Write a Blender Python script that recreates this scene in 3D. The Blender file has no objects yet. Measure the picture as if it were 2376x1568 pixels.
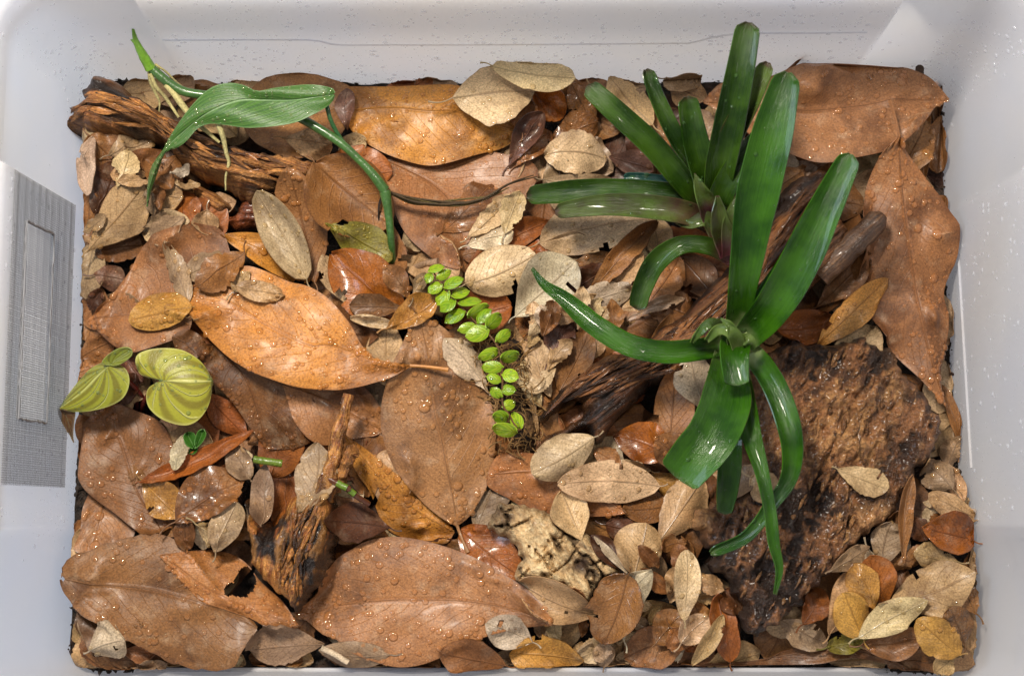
import bpy, math, random
import numpy as np
from mathutils import Vector, Matrix

# ---------------------------------------------------------------- camera, world, lamps, exposure
SC = bpy.context.scene
COL = SC.collection
TILT = math.radians(7.0)
DIST = 0.924
CAM = np.array([0.0, -DIST * math.sin(TILT), DIST * math.cos(TILT)])
FPX = 3300.0                                   # focal length in units of a 2376 wide picture
cam_data = bpy.data.cameras.new('camera')
cam_data.sensor_width = 36.0
cam_data.lens = 36.0 * FPX / 2376.0
cam_data.clip_start = 0.05
cam_data.clip_end = 20.0
cam_data.dof.use_dof = True
cam_data.dof.focus_distance = DIST - 0.025
cam_data.dof.aperture_fstop = 10.0
cam = bpy.data.objects.new('camera', cam_data)
cam.location = CAM
cam.rotation_euler = (TILT, 0, 0)
COL.objects.link(cam)
SC.camera = cam

world = bpy.data.worlds.new('World')
SC.world = world
world.use_nodes = True
bg = world.node_tree.nodes['Background']
bg.inputs[0].default_value = (0.94, 0.93, 0.97, 1)
bg.inputs[1].default_value = 0.27


def lamp(name, loc, aim, power, sx, sy, color):
    d = bpy.data.lights.new(name, 'AREA')
    d.shape = 'RECTANGLE'
    d.size, d.size_y = sx, sy
    d.energy = power
    d.color = color
    o = bpy.data.objects.new(name, d)
    o.location = loc
    o.rotation_euler = (Vector(aim) - Vector(loc)).to_track_quat('-Z', 'Y').to_euler()
    COL.objects.link(o)
    return o


# ceiling fixture with three bulbs, and a second weaker one; a cool window far to the left
lamp('ceiling_bulb', (-0.30, 0.38, 1.02), (0, 0, 0), 6.9, 0.13, 0.13, (1.0, 0.91, 0.79))
lamp('ceiling_bulb', (-0.23, 0.47, 1.02), (0, 0, 0), 6.9, 0.13, 0.13, (1.0, 0.91, 0.79))
lamp('ceiling_bulb', (0.30, 0.25, 1.25), (0, 0, 0), 1.6, 0.05, 0.05, (1.0, 0.92, 0.82))
lamp('window_light', (-1.7, 0.55, 1.15), (0, 0, 0), 15.0, 0.7, 0.9, (0.64, 0.79, 1.0))

SC.view_settings.view_transform = 'Standard'
SC.view_settings.look = 'None'
SC.view_settings.gamma = 1.0
SC.view_settings.use_curve_mapping = False
SC.view_settings.exposure = 0.12
SC.render.engine = 'CYCLES'
SC.cycles.use_denoising = True
SC.cycles.max_bounces = 8
SC.cycles.transparent_max_bounces = 12
SC.cycles.caustics_reflective = False
SC.cycles.caustics_refractive = False
SC.cycles.sample_clamp_indirect = 4.0

# ---------------------------------------------------------------- small tools
rng = np.random.default_rng(11)
random.seed(11)


def lin(c):
    c = np.array(c, float) / 255.0
    return np.where(c <= 0.04045, c / 12.92, ((c + 0.055) / 1.055) ** 2.4)


RT = np.array([[1, 0, 0], [0, math.cos(TILT), -math.sin(TILT)], [0, math.sin(TILT), math.cos(TILT)]])


def P(u, v, z):
    """world point at height z seen at place (u, v) of the 2376 x 1568 picture"""
    u = np.asarray(u, float); v = np.asarray(v, float); z = np.asarray(z, float)
    d = np.stack([(u - 1188.0) / FPX, -(v - 784.0) / FPX, -np.ones_like(u)], -1) @ RT.T
    k = (z - CAM[2]) / d[..., 2]
    return CAM + d * k[..., None]


REG = {'A': (0, 0), 'B': (825, 0), 'C': (1650, 0), 'D': (0, 550), 'E': (825, 550), 'F': (1650, 550),
       'G': (0, 1050), 'H': (825, 1050), 'I': (1650, 1050)}


def pts(s):
    """'H 760,615 E 655,1330' -> plan points in picture units"""
    out, r = [], 'Z'
    for w in s.split():
        if ',' not in w:
            r = w
            continue
        x, y = map(float, w.split(','))
        if r == 'Z':
            out.append((x, y))
        else:
            out.append((REG[r][0] * 0.9504 + x * 0.3637, REG[r][1] * 0.9504 + y * 0.3637))
    return np.array(out)


def spline(p, n):
    """n points, evenly spaced, along a smooth line through p"""
    p = np.asarray(p, float)
    if len(p) > 2:
        q = np.vstack([2 * p[0] - p[1], p, 2 * p[-1] - p[-2]])
        o = []
        for i in range(1, len(q) - 2):
            t = np.linspace(0, 1, 14, endpoint=False)[:, None]
            a, b, c, d = q[i - 1], q[i], q[i + 1], q[i + 2]
            o.append(0.5 * (2 * b + (c - a) * t + (2 * a - 5 * b + 4 * c - d) * t ** 2 + (3 * b - a - 3 * c + d) * t ** 3))
        p = np.vstack(o + [q[-2][None]])
    s = np.r_[0, np.cumsum(np.linalg.norm(np.diff(p, axis=0), axis=1))]
    x = np.linspace(0, s[-1], n)
    return np.stack([np.interp(x, s, p[:, k]) for k in range(p.shape[1])], -1)


_LAT = rng.random((256, 256))


def vnoise(x, y, seed=0):
    x = np.asarray(x, float) + seed * 17.31
    y = np.asarray(y, float) + seed * 9.77
    xi = np.floor(x).astype(int); yi = np.floor(y).astype(int)
    fx = x - xi; fy = y - yi
    fx = fx * fx * (3 - 2 * fx); fy = fy * fy * (3 - 2 * fy)
    g = lambda a, b: _LAT[a & 255, b & 255]
    return (g(xi, yi) * (1 - fx) * (1 - fy) + g(xi + 1, yi) * fx * (1 - fy)
            + g(xi, yi + 1) * (1 - fx) * fy + g(xi + 1, yi + 1) * fx * fy)


def fbm(x, y, seed=0, octs=4):
    a, s, t = 0.5, 0.0, 0.0
    for k in range(octs):
        s = s + a * vnoise(x * 2 ** k, y * 2 ** k, seed + k)
        t += a
        a *= 0.5
    return s / t


def ridged(x, y, seed=0, octs=3):
    a, s, t = 0.5, 0.0, 0.0
    for k in range(octs):
        s = s + a * (1 - np.abs(2 * vnoise(x * 2 ** k, y * 2 ** k, seed + k) - 1))
        t += a
        a *= 0.5
    return s / t


def mesh_obj(name, verts, faces, mat, origin=(0, 0, 0), parent=None, uv=None, color=None, smooth=True, col=None):
    """one mesh object; verts are world points, stored relative to origin (the parent thing's base)"""
    me = bpy.data.meshes.new(name)
    v = np.asarray(verts, float) - np.asarray(origin, float)
    me.from_pydata(v.tolist(), [], [tuple(int(i) for i in f) for f in faces])
    if uv is not None:
        lay = me.uv_layers.new(name='UVMap')
        li = np.empty(len(me.loops), dtype=np.int32)
        me.loops.foreach_get('vertex_index', li)
        lay.data.foreach_set('uv', np.asarray(uv, np.float32)[li].ravel())
    if col is not None:
        at = me.color_attributes.new('tone', 'FLOAT_COLOR', 'POINT')
        c = np.ones((len(v), 4), np.float32)
        c[:, :3] = np.asarray(col, np.float32).reshape(len(v), -1)
        at.data.foreach_set('color', c.ravel())
    me.polygons.foreach_set('use_smooth', [smooth] * len(me.polygons))
    if mat is not None:
        me.materials.append(mat)
    me.update()
    if smooth:
        me.set_sharp_from_angle(angle=math.radians(58))
    o = bpy.data.objects.new(name, me)
    COL.objects.link(o)
    if parent is not None:
        o.parent = parent
    else:
        o.location = origin
    if color is not None:
        o.color = (*[float(k) for k in color], 1.0)
    return o


def thing(name, loc, label, cat, group=None):
    o = bpy.data.objects.new(name, None)
    o.empty_display_size = 0.01
    o.location = loc
    o['label'] = label
    o['category'] = cat
    if group:
        o['group'] = group
    COL.objects.link(o)
    return o


def tube(path, rad, seg=7, rough=0.0, seed=0):
    """verts, faces, uv of a tube along world points with a radius at each"""
    path = np.asarray(path, float)
    n = len(path)
    rad = np.broadcast_to(np.asarray(rad, float), (n,))
    tg = np.gradient(path, axis=0)
    tg /= np.linalg.norm(tg, axis=1)[:, None] + 1e-12
    up = np.array([0.13, 0.21, 1.0])
    a = np.cross(tg, up); a /= np.linalg.norm(a, axis=1)[:, None] + 1e-12
    b = np.cross(a, tg)
    th = np.linspace(0, 2 * np.pi, seg, endpoint=False)
    V, U = [], []
    for i in range(n):
        r = rad[i]
        if rough:
            r = rad[i] * (1 + rough * (vnoise(th * 1.3 + 3, np.full(seg, i * 0.45), seed) - 0.5) * 2)
        V.append(path[i] + (np.cos(th) * r)[:, None] * a[i] + (np.sin(th) * r)[:, None] * b[i])
        U.append(np.stack([np.full(seg, i / max(n - 1, 1)), th / 6.283], -1))
    F = []
    for i in range(n - 1):
        for k in range(seg):
            k2 = (k + 1) % seg
            F.append((i * seg + k, (i + 1) * seg + k, (i + 1) * seg + k2, i * seg + k2))
    F.append(tuple(range(seg)))
    F.append(tuple((n - 1) * seg + k for k in reversed(range(seg))))
    return np.vstack(V), F, np.vstack(U)


def merge(items):
    V, F, n = [], [], 0
    for v, f in items:
        V.append(v)
        F += [tuple(i + n for i in q) for q in f]
        n += len(v)
    return np.vstack(V), F


# ---------------------------------------------------------------- height of the litter so far (world plan grid)
CELL = 0.0011
GX0, GY0, GNX, GNY = -0.345, -0.255, 630, 480
HT = np.zeros((GNX, GNY))


def h_at(x, y, H=None):
    H = HT if H is None else H
    fx = np.clip((np.asarray(x) - GX0) / CELL, 0, GNX - 1.001)
    fy = np.clip((np.asarray(y) - GY0) / CELL, 0, GNY - 1.001)
    i = fx.astype(int); j = fy.astype(int)
    a = fx - i; b = fy - j
    return (H[i, j] * (1 - a) * (1 - b) + H[i + 1, j] * a * (1 - b) + H[i, j + 1] * (1 - a) * b + H[i + 1, j + 1] * a * b)


def h_put(x, y, z):
    i = np.rint((np.ravel(x) - GX0) / CELL).astype(int)
    j = np.rint((np.ravel(y) - GY0) / CELL).astype(int)
    z = np.ravel(z)
    ok = (i >= 0) & (j >= 0) & (i < GNX) & (j < GNY)
    np.maximum.at(HT, (i[ok], j[ok]), z[ok])


def upsample(G, k):
    """bilinear refinement of a (n, m, c) grid"""
    n, m, _ = G.shape
    a = np.linspace(0, n - 1, (n - 1) * k + 1); b = np.linspace(0, m - 1, (m - 1) * k + 1)
    i = np.minimum(a.astype(int), n - 2); j = np.minimum(b.astype(int), m - 2)
    fa = (a - i)[:, None, None]; fb = (b - j)[None, :, None]
    g = lambda p, q: G[np.ix_(p, q)]
    return (g(i, j) * (1 - fa) * (1 - fb) + g(i + 1, j) * fa * (1 - fb) + g(i, j + 1) * (1 - fa) * fb + g(i + 1, j + 1) * fa * fb)


# ---------------------------------------------------------------- materials
def new_mat(name):
    m = bpy.data.materials.new(name)
    m.use_nodes = True
    nt = m.node_tree
    return m, nt, nt.nodes, nt.nodes['Principled BSDF']


class NB:
    """terse node builder"""
    def __init__(s, nt):
        s.nt = nt

    def n(s, t, **kw):
        o = s.nt.nodes.new(t)
        for k, v in kw.items():
            if k.startswith('i_'):
                o.inputs[k[2:].replace('_', ' ')].default_value = v
            else:
                setattr(o, k, v)
        return o

    def l(s, a, b):
        s.nt.links.new(a, b)

    def val(s, x, sock):
        if isinstance(x, (int, float)):
            sock.default_value = x
        elif isinstance(x, (tuple, list)):
            sock.default_value = (*x, 1.0) if len(x) == 3 and sock.type == 'RGBA' else x
        else:
            s.l(x, sock)

    def m(s, op, a, b=0.0, c=None, clamp=False):
        o = s.n('ShaderNodeMath', operation=op, use_clamp=clamp)
        s.val(a, o.inputs[0]); s.val(b, o.inputs[1])
        if c is not None:
            s.val(c, o.inputs[2])
        return o.outputs[0]

    def mix(s, f, a, b, mode='MIX'):
        o = s.n('ShaderNodeMix', data_type='RGBA', blend_type=mode)
        s.val(f, o.inputs[0]); s.val(a, o.inputs[6]); s.val(b, o.inputs[7])
        return o.outputs[2]

    def ramp(s, f, lo, hi):
        o = s.n('ShaderNodeMapRange', interpolation_type='SMOOTHSTEP')
        s.val(f, o.inputs[0]); s.val(lo, o.inputs[1]); s.val(hi, o.inputs[2])
        return o.outputs[0]

    def noise(s, vec, scale, detail=3.0, rough=0.55, dist=0.0):
        o = s.n('ShaderNodeTexNoise')
        s.val(vec, o.inputs['Vector'])
        o.inputs['Scale'].default_value = scale
        o.inputs['Detail'].default_value = detail
        o.inputs['Roughness'].default_value = rough
        o.inputs['Distortion'].default_value = dist
        return o.outputs[0]

    def bump(s, h, dist, strength=1.0, normal=None):
        o = s.n('ShaderNodeBump')
        o.inputs['Strength'].default_value = strength
        o.inputs['Distance'].default_value = dist
        s.l(h, o.inputs['Height'])
        if normal is not None:
            s.l(normal, o.inputs['Normal'])
        return o.outputs[0]


def leaf_material(name, vein_n, vein_slope, vein_tone, blotch, rough, coat, spot=0.5, transl=0.12, vein_w=0.1, mist=0.35, own_tone=False):
    m, nt, nd, pb = new_mat(name)
    b = NB(nt)
    info = b.n('ShaderNodeObjectInfo')
    tc = b.n('ShaderNodeTexCoord')
    add = b.n('ShaderNodeVectorMath', operation='ADD')
    b.l(tc.outputs['Object'], add.inputs[0])
    sc = b.n('ShaderNodeVectorMath', operation='SCALE')
    b.l(info.outputs['Random'], sc.inputs['Scale']); sc.inputs[0].default_value = (7.0, 3.0, 5.0)
    b.l(sc.outputs[0], add.inputs[1])
    vec = add.outputs[0]
    sep = b.n('ShaderNodeSeparateXYZ')
    b.l(tc.outputs['UV'], sep.inputs[0])
    t, s = sep.outputs[0], sep.outputs[1]
    sa = b.m('ABSOLUTE', s)
    base = info.outputs['Color'] if not own_tone else b.n('ShaderNodeAttribute', attribute_name='tone').outputs['Color']
    dark = b.mix(1.0, base, (0.40, 0.34, 0.30), 'MULTIPLY')
    lite = b.mix(0.42, base, (0.78, 0.62, 0.42))
    n1 = b.noise(vec, 26.0, 4.0, 0.6, 0.4)
    n2 = b.noise(vec, 85.0, 4.0, 0.6)
    n3 = b.noise(vec, 900.0, 2.0, 0.6)
    c = b.mix(b.m('MULTIPLY', b.ramp(n1, 0.44, 0.66), blotch), base, dark)
    c = b.mix(b.m('MULTIPLY', b.ramp(n2, 0.5, 0.78), blotch * 0.6), c, lite)
    c = b.mix(b.m('MULTIPLY', b.ramp(b.noise(vec, 17.0, 3.0, 0.55, 0.3), 0.46, 0.64), 0.55), c, b.mix(1.0, c, (0.74, 0.78, 0.92), 'MULTIPLY'))
    # small decay spots
    vo = b.n('ShaderNodeTexVoronoi', i_Scale=70.0)
    b.l(vec, vo.inputs['Vector'])
    sp = b.m('MULTIPLY', b.ramp(b.m('ADD', vo.outputs['Distance'], b.m('MULTIPLY', n2, 0.35)), 0.30, 0.20), b.ramp(n1, 0.5, 0.6))
    c = b.mix(b.m('MULTIPLY', sp, spot), c, b.mix(1.0, base, (0.25, 0.17, 0.12), 'MULTIPLY'))
    # side veins: chevrons along the blade
    ph = b.m('SUBTRACT', b.m('MULTIPLY', t, float(vein_n)), b.m('MULTIPLY', b.m('POWER', sa, 1.25), float(vein_slope)))
    ph = b.m('ADD', ph, b.m('MULTIPLY', b.noise(vec, 45.0, 2.0), 0.9))
    fr = b.m('ABSOLUTE', b.m('SUBTRACT', b.m('FRACT', ph), 0.5))
    vein = b.m('MULTIPLY', b.ramp(fr, vein_w, 0.0), b.ramp(sa, 1.0, 0.55))
    mid = b.ramp(sa, 0.07, 0.02)
    vfac = b.m('MAXIMUM', b.m('MULTIPLY', vein, 0.5), b.m('MULTIPLY', mid, 0.8))
    c = b.mix(b.m('MULTIPLY', vfac, 0.8), c, b.mix(1.0, base, vein_tone, 'MULTIPLY'))
    edge = b.ramp(b.m('ADD', sa, b.m('MULTIPLY', b.m('SUBTRACT', n2, 0.5), 0.12)), 0.93, 1.0)
    c = b.mix(b.m('MULTIPLY', edge, 0.45), c, b.mix(1.0, base, (0.42, 0.33, 0.27), 'MULTIPLY'))
    c = b.mix(0.6, c, b.mix(1.0, c, b.mix(b.ramp(n3, 0.25, 0.75), (0.5, 0.48, 0.46), (1.5, 1.5, 1.5)), 'MULTIPLY'))
    b.l(c, pb.inputs['Base Color'])
    # film of fine mist
    mv = b.n('ShaderNodeTexVoronoi', i_Scale=780.0)
    b.l(vec, mv.inputs['Vector'])
    drop = b.m('MULTIPLY', b.ramp(mv.outputs['Distance'], 0.42, 0.12), b.ramp(b.noise(vec, 120.0, 2.0), 0.45, 0.6))
    h = b.m('ADD', b.m('MULTIPLY', n2, 0.55), b.m('MULTIPLY', vfac, -0.35))
    h = b.m('ADD', h, b.m('MULTIPLY', n3, 0.14))
    h = b.m('ADD', h, b.m('MULTIPLY', drop, mist))
    b.l(b.bump(h, 0.0011, 0.8), pb.inputs['Normal'])
    b.l(b.m('SUBTRACT', b.m('ADD', rough, b.m('MULTIPLY', b.m('SUBTRACT', n1, 0.5), 0.35)), b.m('MULTIPLY', drop, 0.25 * mist), clamp=True), pb.inputs['Roughness'])
    pb.inputs['Coat Weight'].default_value = coat
    pb.inputs['Coat Roughness'].default_value = 0.12
    pb.inputs['Specular IOR Level'].default_value = 0.45
    if transl:
        tr = b.n('ShaderNodeBsdfTranslucent')
        b.l(c, tr.inputs['Color'])
        mx = b.n('ShaderNodeMixShader')
        mx.inputs[0].default_value = transl
        b.l(pb.outputs[0], mx.inputs[1]); b.l(tr.outputs[0], mx.inputs[2])
        b.l(mx.outputs[0], nd['Material Output'].inputs[0])
    return m


M_MAG = leaf_material('large leaf', 13, 4.5, (0.80, 0.74, 0.70), 0.85, 0.46, 0.04, 0.5, 0.08, 0.05, 0.12)
M_OAK = leaf_material('small leaf', 8, 3.0, (0.48, 0.38, 0.32), 0.7, 0.5, 0.05, 0.6, 0.14, 0.07, 0.12)
M_LOW = leaf_material('buried small leaf', 8, 3.0, (0.48, 0.38, 0.32), 0.7, 0.5, 0.05, 0.6, 0.14, 0.07, 0.12, True)
M_WET = leaf_material('soaked leaf', 8, 3.0, (0.5, 0.4, 0.34), 0.9, 0.28, 0.35, 0.6, 0.16, 0.09, 0.2)


def plain_material(name, rough=0.5, coat=0.0, bump=0.0005, bscale=400.0, var=0.3, transl=0.0):
    """colour from the object, with grain"""
    m, nt, nd, pb = new_mat(name)
    b = NB(nt)
    info = b.n('ShaderNodeObjectInfo')
    tc = b.n('ShaderNodeTexCoord')
    n1 = b.noise(tc.outputs['Object'], bscale, 4.0)
    n2 = b.noise(tc.outputs['Object'], bscale * 0.12, 3.0)
    f = b.m('ADD', b.m('MULTIPLY', n1, 0.5), b.m('MULTIPLY', n2, 0.5))
    c = b.mix(1.0, info.outputs['Color'], b.mix(b.ramp(f, 0.3, 0.7), (1 - var,) * 3, (1 + var,) * 3), 'MULTIPLY')
    b.l(c, pb.inputs['Base Color'])
    pb.inputs['Roughness'].default_value = rough
    pb.inputs['Coat Weight'].default_value = coat
    pb.inputs['Coat Roughness'].default_value = 0.1
    b.l(b.bump(n1, bump), pb.inputs['Normal'])
    return m


M_RIB = plain_material('leaf rib', 0.5, 0.1, 0.0003, 900.0, 0.25)
M_STEM = plain_material('plant stem', 0.32, 0.4, 0.0004, 500.0, 0.3)
M_FIBRE = plain_material('fibre', 0.8, 0.0, 0.0003, 900.0, 0.5)


def water_material():
    """clear bead: mostly see-through, a brightened tint of what it lies on painting in focused light, with a hard glint"""
    m, nt, nd, pb = new_mat('water drop')
    b = NB(nt)
    nd.remove(pb)
    info = b.n('ShaderNodeObjectInfo')
    tr = b.n('ShaderNodeBsdfTransparent')
    gl = b.n('ShaderNodeBsdfGlossy')
    gl.inputs['Roughness'].default_value = 0.045
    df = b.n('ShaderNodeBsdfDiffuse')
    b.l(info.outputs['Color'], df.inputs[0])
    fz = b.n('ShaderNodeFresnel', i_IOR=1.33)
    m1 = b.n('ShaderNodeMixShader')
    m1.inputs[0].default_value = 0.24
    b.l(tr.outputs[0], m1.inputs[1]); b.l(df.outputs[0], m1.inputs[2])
    m2 = b.n('ShaderNodeMixShader')
    b.l(b.m('ADD', b.m('MULTIPLY', fz.outputs[0], 0.9), 0.03), m2.inputs[0])
    b.l(m1.outputs[0], m2.inputs[1]); b.l(gl.outputs[0], m2.inputs[2])
    b.l(m2.outputs[0], nd['Material Output'].inputs[0])
    return m


def focus_tint(c):  # leaf colour brightened towards gold: the light a bead would focus, painted in
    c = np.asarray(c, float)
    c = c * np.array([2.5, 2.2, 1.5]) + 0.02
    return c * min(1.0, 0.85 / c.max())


M_WATER = water_material()
M_MIST, _nt, _nd, _pb = new_mat('condensation')
_b = NB(_nt)
_pb.inputs['Base Color'].default_value = (0.8, 0.83, 0.88, 1)
_pb.inputs['Roughness'].default_value = 0.05
_tr = _b.n('ShaderNodeBsdfTransparent')
_mx = _b.n('ShaderNodeMixShader')
_mx.inputs[0].default_value = 0.30
_b.l(_tr.outputs[0], _mx.inputs[1]); _b.l(_pb.outputs[0], _mx.inputs[2])
_b.l(_mx.outputs[0], _nd['Material Output'].inputs[0])


def dome(seg, ring):
    """unit water bead: footprint radius 1"""
    V, F = [], []
    for r in range(ring):
        a = r / ring * math.pi / 2
        for k in range(seg):
            th = 2 * math.pi * k / seg
            bulge = 1.0 + (0.06 if r == 1 else 0.0)
            V.append((math.cos(a) * math.cos(th) * bulge, math.cos(a) * math.sin(th) * bulge, math.sin(a)))
    V.append((0, 0, 1.0))
    for r in range(ring - 1):
        for k in range(seg):
            F.append((r * seg + k, r * seg + (k + 1) % seg, (r + 1) * seg + (k + 1) % seg, (r + 1) * seg + k))
    for k in range(seg):
        F.append(((ring - 1) * seg + k, (ring - 1) * seg + (k + 1) % seg, len(V) - 1))
    return np.array(V), F


DOME_S, DOME_L = dome(7, 2), dome(12, 4)


def beads(centres, normals, radii, flat=0.5, stretch=None):
    items = []
    for i in range(len(centres)):
        v, f = DOME_L if radii[i] > 0.0013 else DOME_S
        n = normals[i] / (np.linalg.norm(normals[i]) + 1e-9)
        a = np.cross(n, [0.3, 1.0, 0.1]); a /= np.linalg.norm(a)
        c = np.cross(n, a)
        th = rng.random() * 6.28
        e = 1 + rng.random() * 0.18
        ca, cb = a * math.cos(th) + c * math.sin(th), -a * math.sin(th) + c * math.cos(th)
        w = v[:, :1] * ca * e + v[:, 1:2] * cb + (v[:, 2:] * flat - 0.06) * n
        items.append((centres[i] + w * radii[i], f))
    return merge(items)


BEAD_JOBS = []
# ---------------------------------------------------------------- the tub, its vent, table and soil
TCX, TCY, TA, TB = 0.004, -0.0205, 0.2795, 0.1905
FLARE, HTOP = 0.12, 0.140
XP, YP = 0.222, 0.104


def side_coords(end, p, n):
    c = [p - 0.0025, p + 0.0025, -p + 0.0025, -p - 0.0025]
    c += list(np.linspace(-p + 0.006, p - 0.006, n))
    return sorted(c)


SX, SY = side_coords(TA, XP, 90), side_coords(TB, YP, 96)


def recess(c, p, h):
    k = np.clip((p - abs(c)) / 0.005 + 0.5, 0, 1)
    return k * (0.0012 + 0.055 * max(h, 0))


def ring(h, extra=0.0):
    """the tub's outline at height h: list of (x, y), anticlockwise from the front side"""
    a, b = TA + FLARE * h + extra, TB + FLARE * h + extra
    r = 0.020 + 0.11 * max(h, 0)
    out = []
    for s in SX:
        out.append((TCX + s, TCY - b + recess(s, XP, h)))
    arc = lambda cx, cy, a0: [(cx + r * math.cos(t), cy + r * math.sin(t)) for t in np.linspace(a0, a0 + math.pi / 2, 14)]
    out += arc(TCX + a - r, TCY - b + r, -math.pi / 2)
    for s in SY:
        out.append((TCX + a - recess(s, YP, h), TCY + s))
    out += arc(TCX + a - r, TCY + b - r, 0)
    for s in reversed(SX):
        out.append((TCX + s, TCY + b - recess(s, XP, h)))
    out += arc(TCX - a + r, TCY + b - r, math.pi / 2)
    for s in reversed(SY):
        out.append((TCX - a + recess(s, YP, h), TCY + s))
    out += arc(TCX - a + r, TCY - b + r, math.pi)
    return out


def left_x(h):
    return TCX - (TA + FLARE * h) + 0.0012 + 0.055 * h


def on_left_wall(u, v):
    """height and y where the sight line to (u, v) meets the recessed left wall"""
    d = P(u, v, 0.0) - CAM
    # CAM.x + k dx = TCX-TA+.0012 + (-FLARE+.055)(CAM.z + k dz)
    g = -FLARE + 0.055
    k = (TCX - TA + 0.0012 + g * CAM[2] - CAM[0]) / (d[0] - g * d[2])
    q = CAM + k * d
    return q[1], q[2]


def on_back_wall(u, v):
    d = P(u, v, 0.0) - CAM
    g = FLARE - 0.055
    k = (TCY + TB - 0.0012 + g * CAM[2] - CAM[1]) / (d[1] - g * d[2])
    return CAM + k * d


vc = np.array([on_left_wall(*q) for q in ((60, 500), (122, 560), (97, 1000), (33, 950))])
VY0, VY1, VH0, VH1 = vc[2:, 0].mean(), vc[:2, 0].mean(), vc[1:3, 1].mean(), vc[[0, 3], 1].mean()
pc = np.array([on_left_wall(*q) for q in ((22, 385), (170, 480), (146, 1135), (5, 1120))])
PY0, PY1, PH0, PH1 = pc[2:, 0].mean(), pc[:2, 0].mean(), pc[1:3, 1].mean(), pc[[0, 3], 1].mean()


def tub_material():
    m, nt, nd, pb = new_mat('milky plastic')
    b = NB(nt)
    tc = b.n('ShaderNodeTexCoord')
    n1 = b.noise(tc.outputs['Object'], 9.0, 3.0)
    n2 = b.noise(tc.outputs['Object'], 420.0, 3.0)
    c = b.mix(b.ramp(n1, 0.3, 0.7), (0.88, 0.89, 0.93), (0.93, 0.91, 0.89))
    sm = b.noise(tc.outputs['Object'], 38.0, 5.0, 0.65, 0.8)
    c = b.mix(b.m('MULTIPLY', b.ramp(sm, 0.55, 0.75), 0.22), c, (0.70, 0.68, 0.68))
    b.l(c, pb.inputs['Base Color'])
    b.l(b.m('ADD', 0.30, b.m('MULTIPLY', b.ramp(n1, 0.4, 0.7), 0.15)), pb.inputs['Roughness'])
    b.l(b.bump(b.m('ADD', b.m('MULTIPLY', n2, 0.4), n1), 0.0004), pb.inputs['Normal'])
    tr = b.n('ShaderNodeBsdfTranslucent')
    b.l(b.mix(b.ramp(n1, 0.3, 0.7), (0.92, 0.94, 1.0), (0.97, 0.96, 0.95)), tr.inputs[0])
    mx = b.n('ShaderNodeMixShader')
    mx.inputs[0].default_value = 0.6
    b.l(pb.outputs[0], mx.inputs[1]); b.l(tr.outputs[0], mx.inputs[2])
    b.l(mx.outputs[0], nd['Material Output'].inputs[0])
    return m


M_TUB = tub_material()
M_CLEAR, _nt, _nd, _pb = new_mat('glue bead')
_pb.inputs['Base Color'].default_value = (0.50, 0.51, 0.54, 1)
_pb.inputs['Roughness'].default_value = 0.15
_pb.inputs['Transmission Weight'].default_value = 0.5
_pb.inputs['IOR'].default_value = 1.4
M_WIRE, _nt, _nd, _pb = new_mat('mesh wire')
_pb.inputs['Base Color'].default_value = (0.24, 0.245, 0.26, 1)
_pb.inputs['Roughness'].default_value = 0.45
_pb.inputs['Metallic'].default_value = 0.4

tub = thing('plastic_tub', (TCX, TCY, 0), 'milky white plastic storage tub holding the leaf litter and plants', 'tub')
TORG = (TCX, TCY, 0)
hs = [-0.006, 0.0] + list(np.linspace(0.003, HTOP, 52))
rows = [[(x, y, h) for x, y in ring(h)] for h in hs]
for ex, h in ((0.0015, HTOP + 0.0025), (0.004, HTOP + 0.0032), (0.010, HTOP + 0.0025), (0.0115, HTOP), (0.0115, HTOP - 0.008)):
    rows.append([(x, y, h) for x, y in ring(HTOP, ex)])
NR = len(rows[0])
V = np.array(rows).reshape(-1, 3)
F = []
for i in range(len(rows) - 1):
    for k in range(NR):
        k2 = (k + 1) % NR
        q = (i * NR + k, i * NR + k2, (i + 1) * NR + k2, (i + 1) * NR + k)
        c = V[list(q)].mean(0)
        if c[0] < -0.2 and VY0 < c[1] < VY1 and VH0 < c[2] < VH1:
            continue                                   # the cut opening behind the mesh
        F.append(q)
F.append(tuple(reversed(range(NR))))
shell = mesh_obj('shell', V, F, M_TUB, TORG, tub)

# moulded ridge on the back wall, dropping lower in the middle
rz = pts('Z 378,93 560,92 700,92 735,94 775,103 820,104 1200,103 1560,100 1600,99 1650,87 1700,79 1760,77 1900,76 2012,75')
rp = np.array([on_back_wall(u, v) for u, v in spline(rz, 60)])
v, f, _ = tube(rp + np.array([0, -0.0002, 0]) + rng.normal(0, 0.00008, rp.shape), 0.00065, 6)
mesh_obj('moulded_ridge', v, f, M_TUB, TORG, tub)
# the ridge of the near wall, just inside the frame, and the crease on the side wall
q = np.array([(x, TCY - TB - FLARE * 0.012 + 0.0026, 0.012 + 0.0006 * math.sin(x * 90)) for x in np.linspace(-0.235, 0.235, 40)])
v, f, _ = tube(q, 0.0016, 7)
mesh_obj('moulded_ridge', v, f, M_TUB, TORG, tub)
q = np.array([(TCX + TA + FLARE * h - 0.0012 - 0.055 * h - 0.0004, y, h) for y, h in zip(np.linspace(0.062, -0.085, 30), 0.026 + 0.008 * np.linspace(0, 1, 30))])
v, f, _ = tube(q, 0.0008, 6)
mesh_obj('moulded_ridge', v, f, M_TUB, TORG, tub)

# vent: woven mesh glued inside the left wall over the opening
vent = thing('mesh_vent', (left_x(PH0), (PY0 + PY1) / 2, PH0), 'fine grey mesh vent glued over a cut opening in the tub wall', 'vent')
VORG = tuple(vent.location)


def wall_pt(y, h, off):
    n = np.array([1.0, 0, FLARE - 0.055])
    return np.array([left_x(h), y, h]) + off * n / np.linalg.norm(n)


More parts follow.
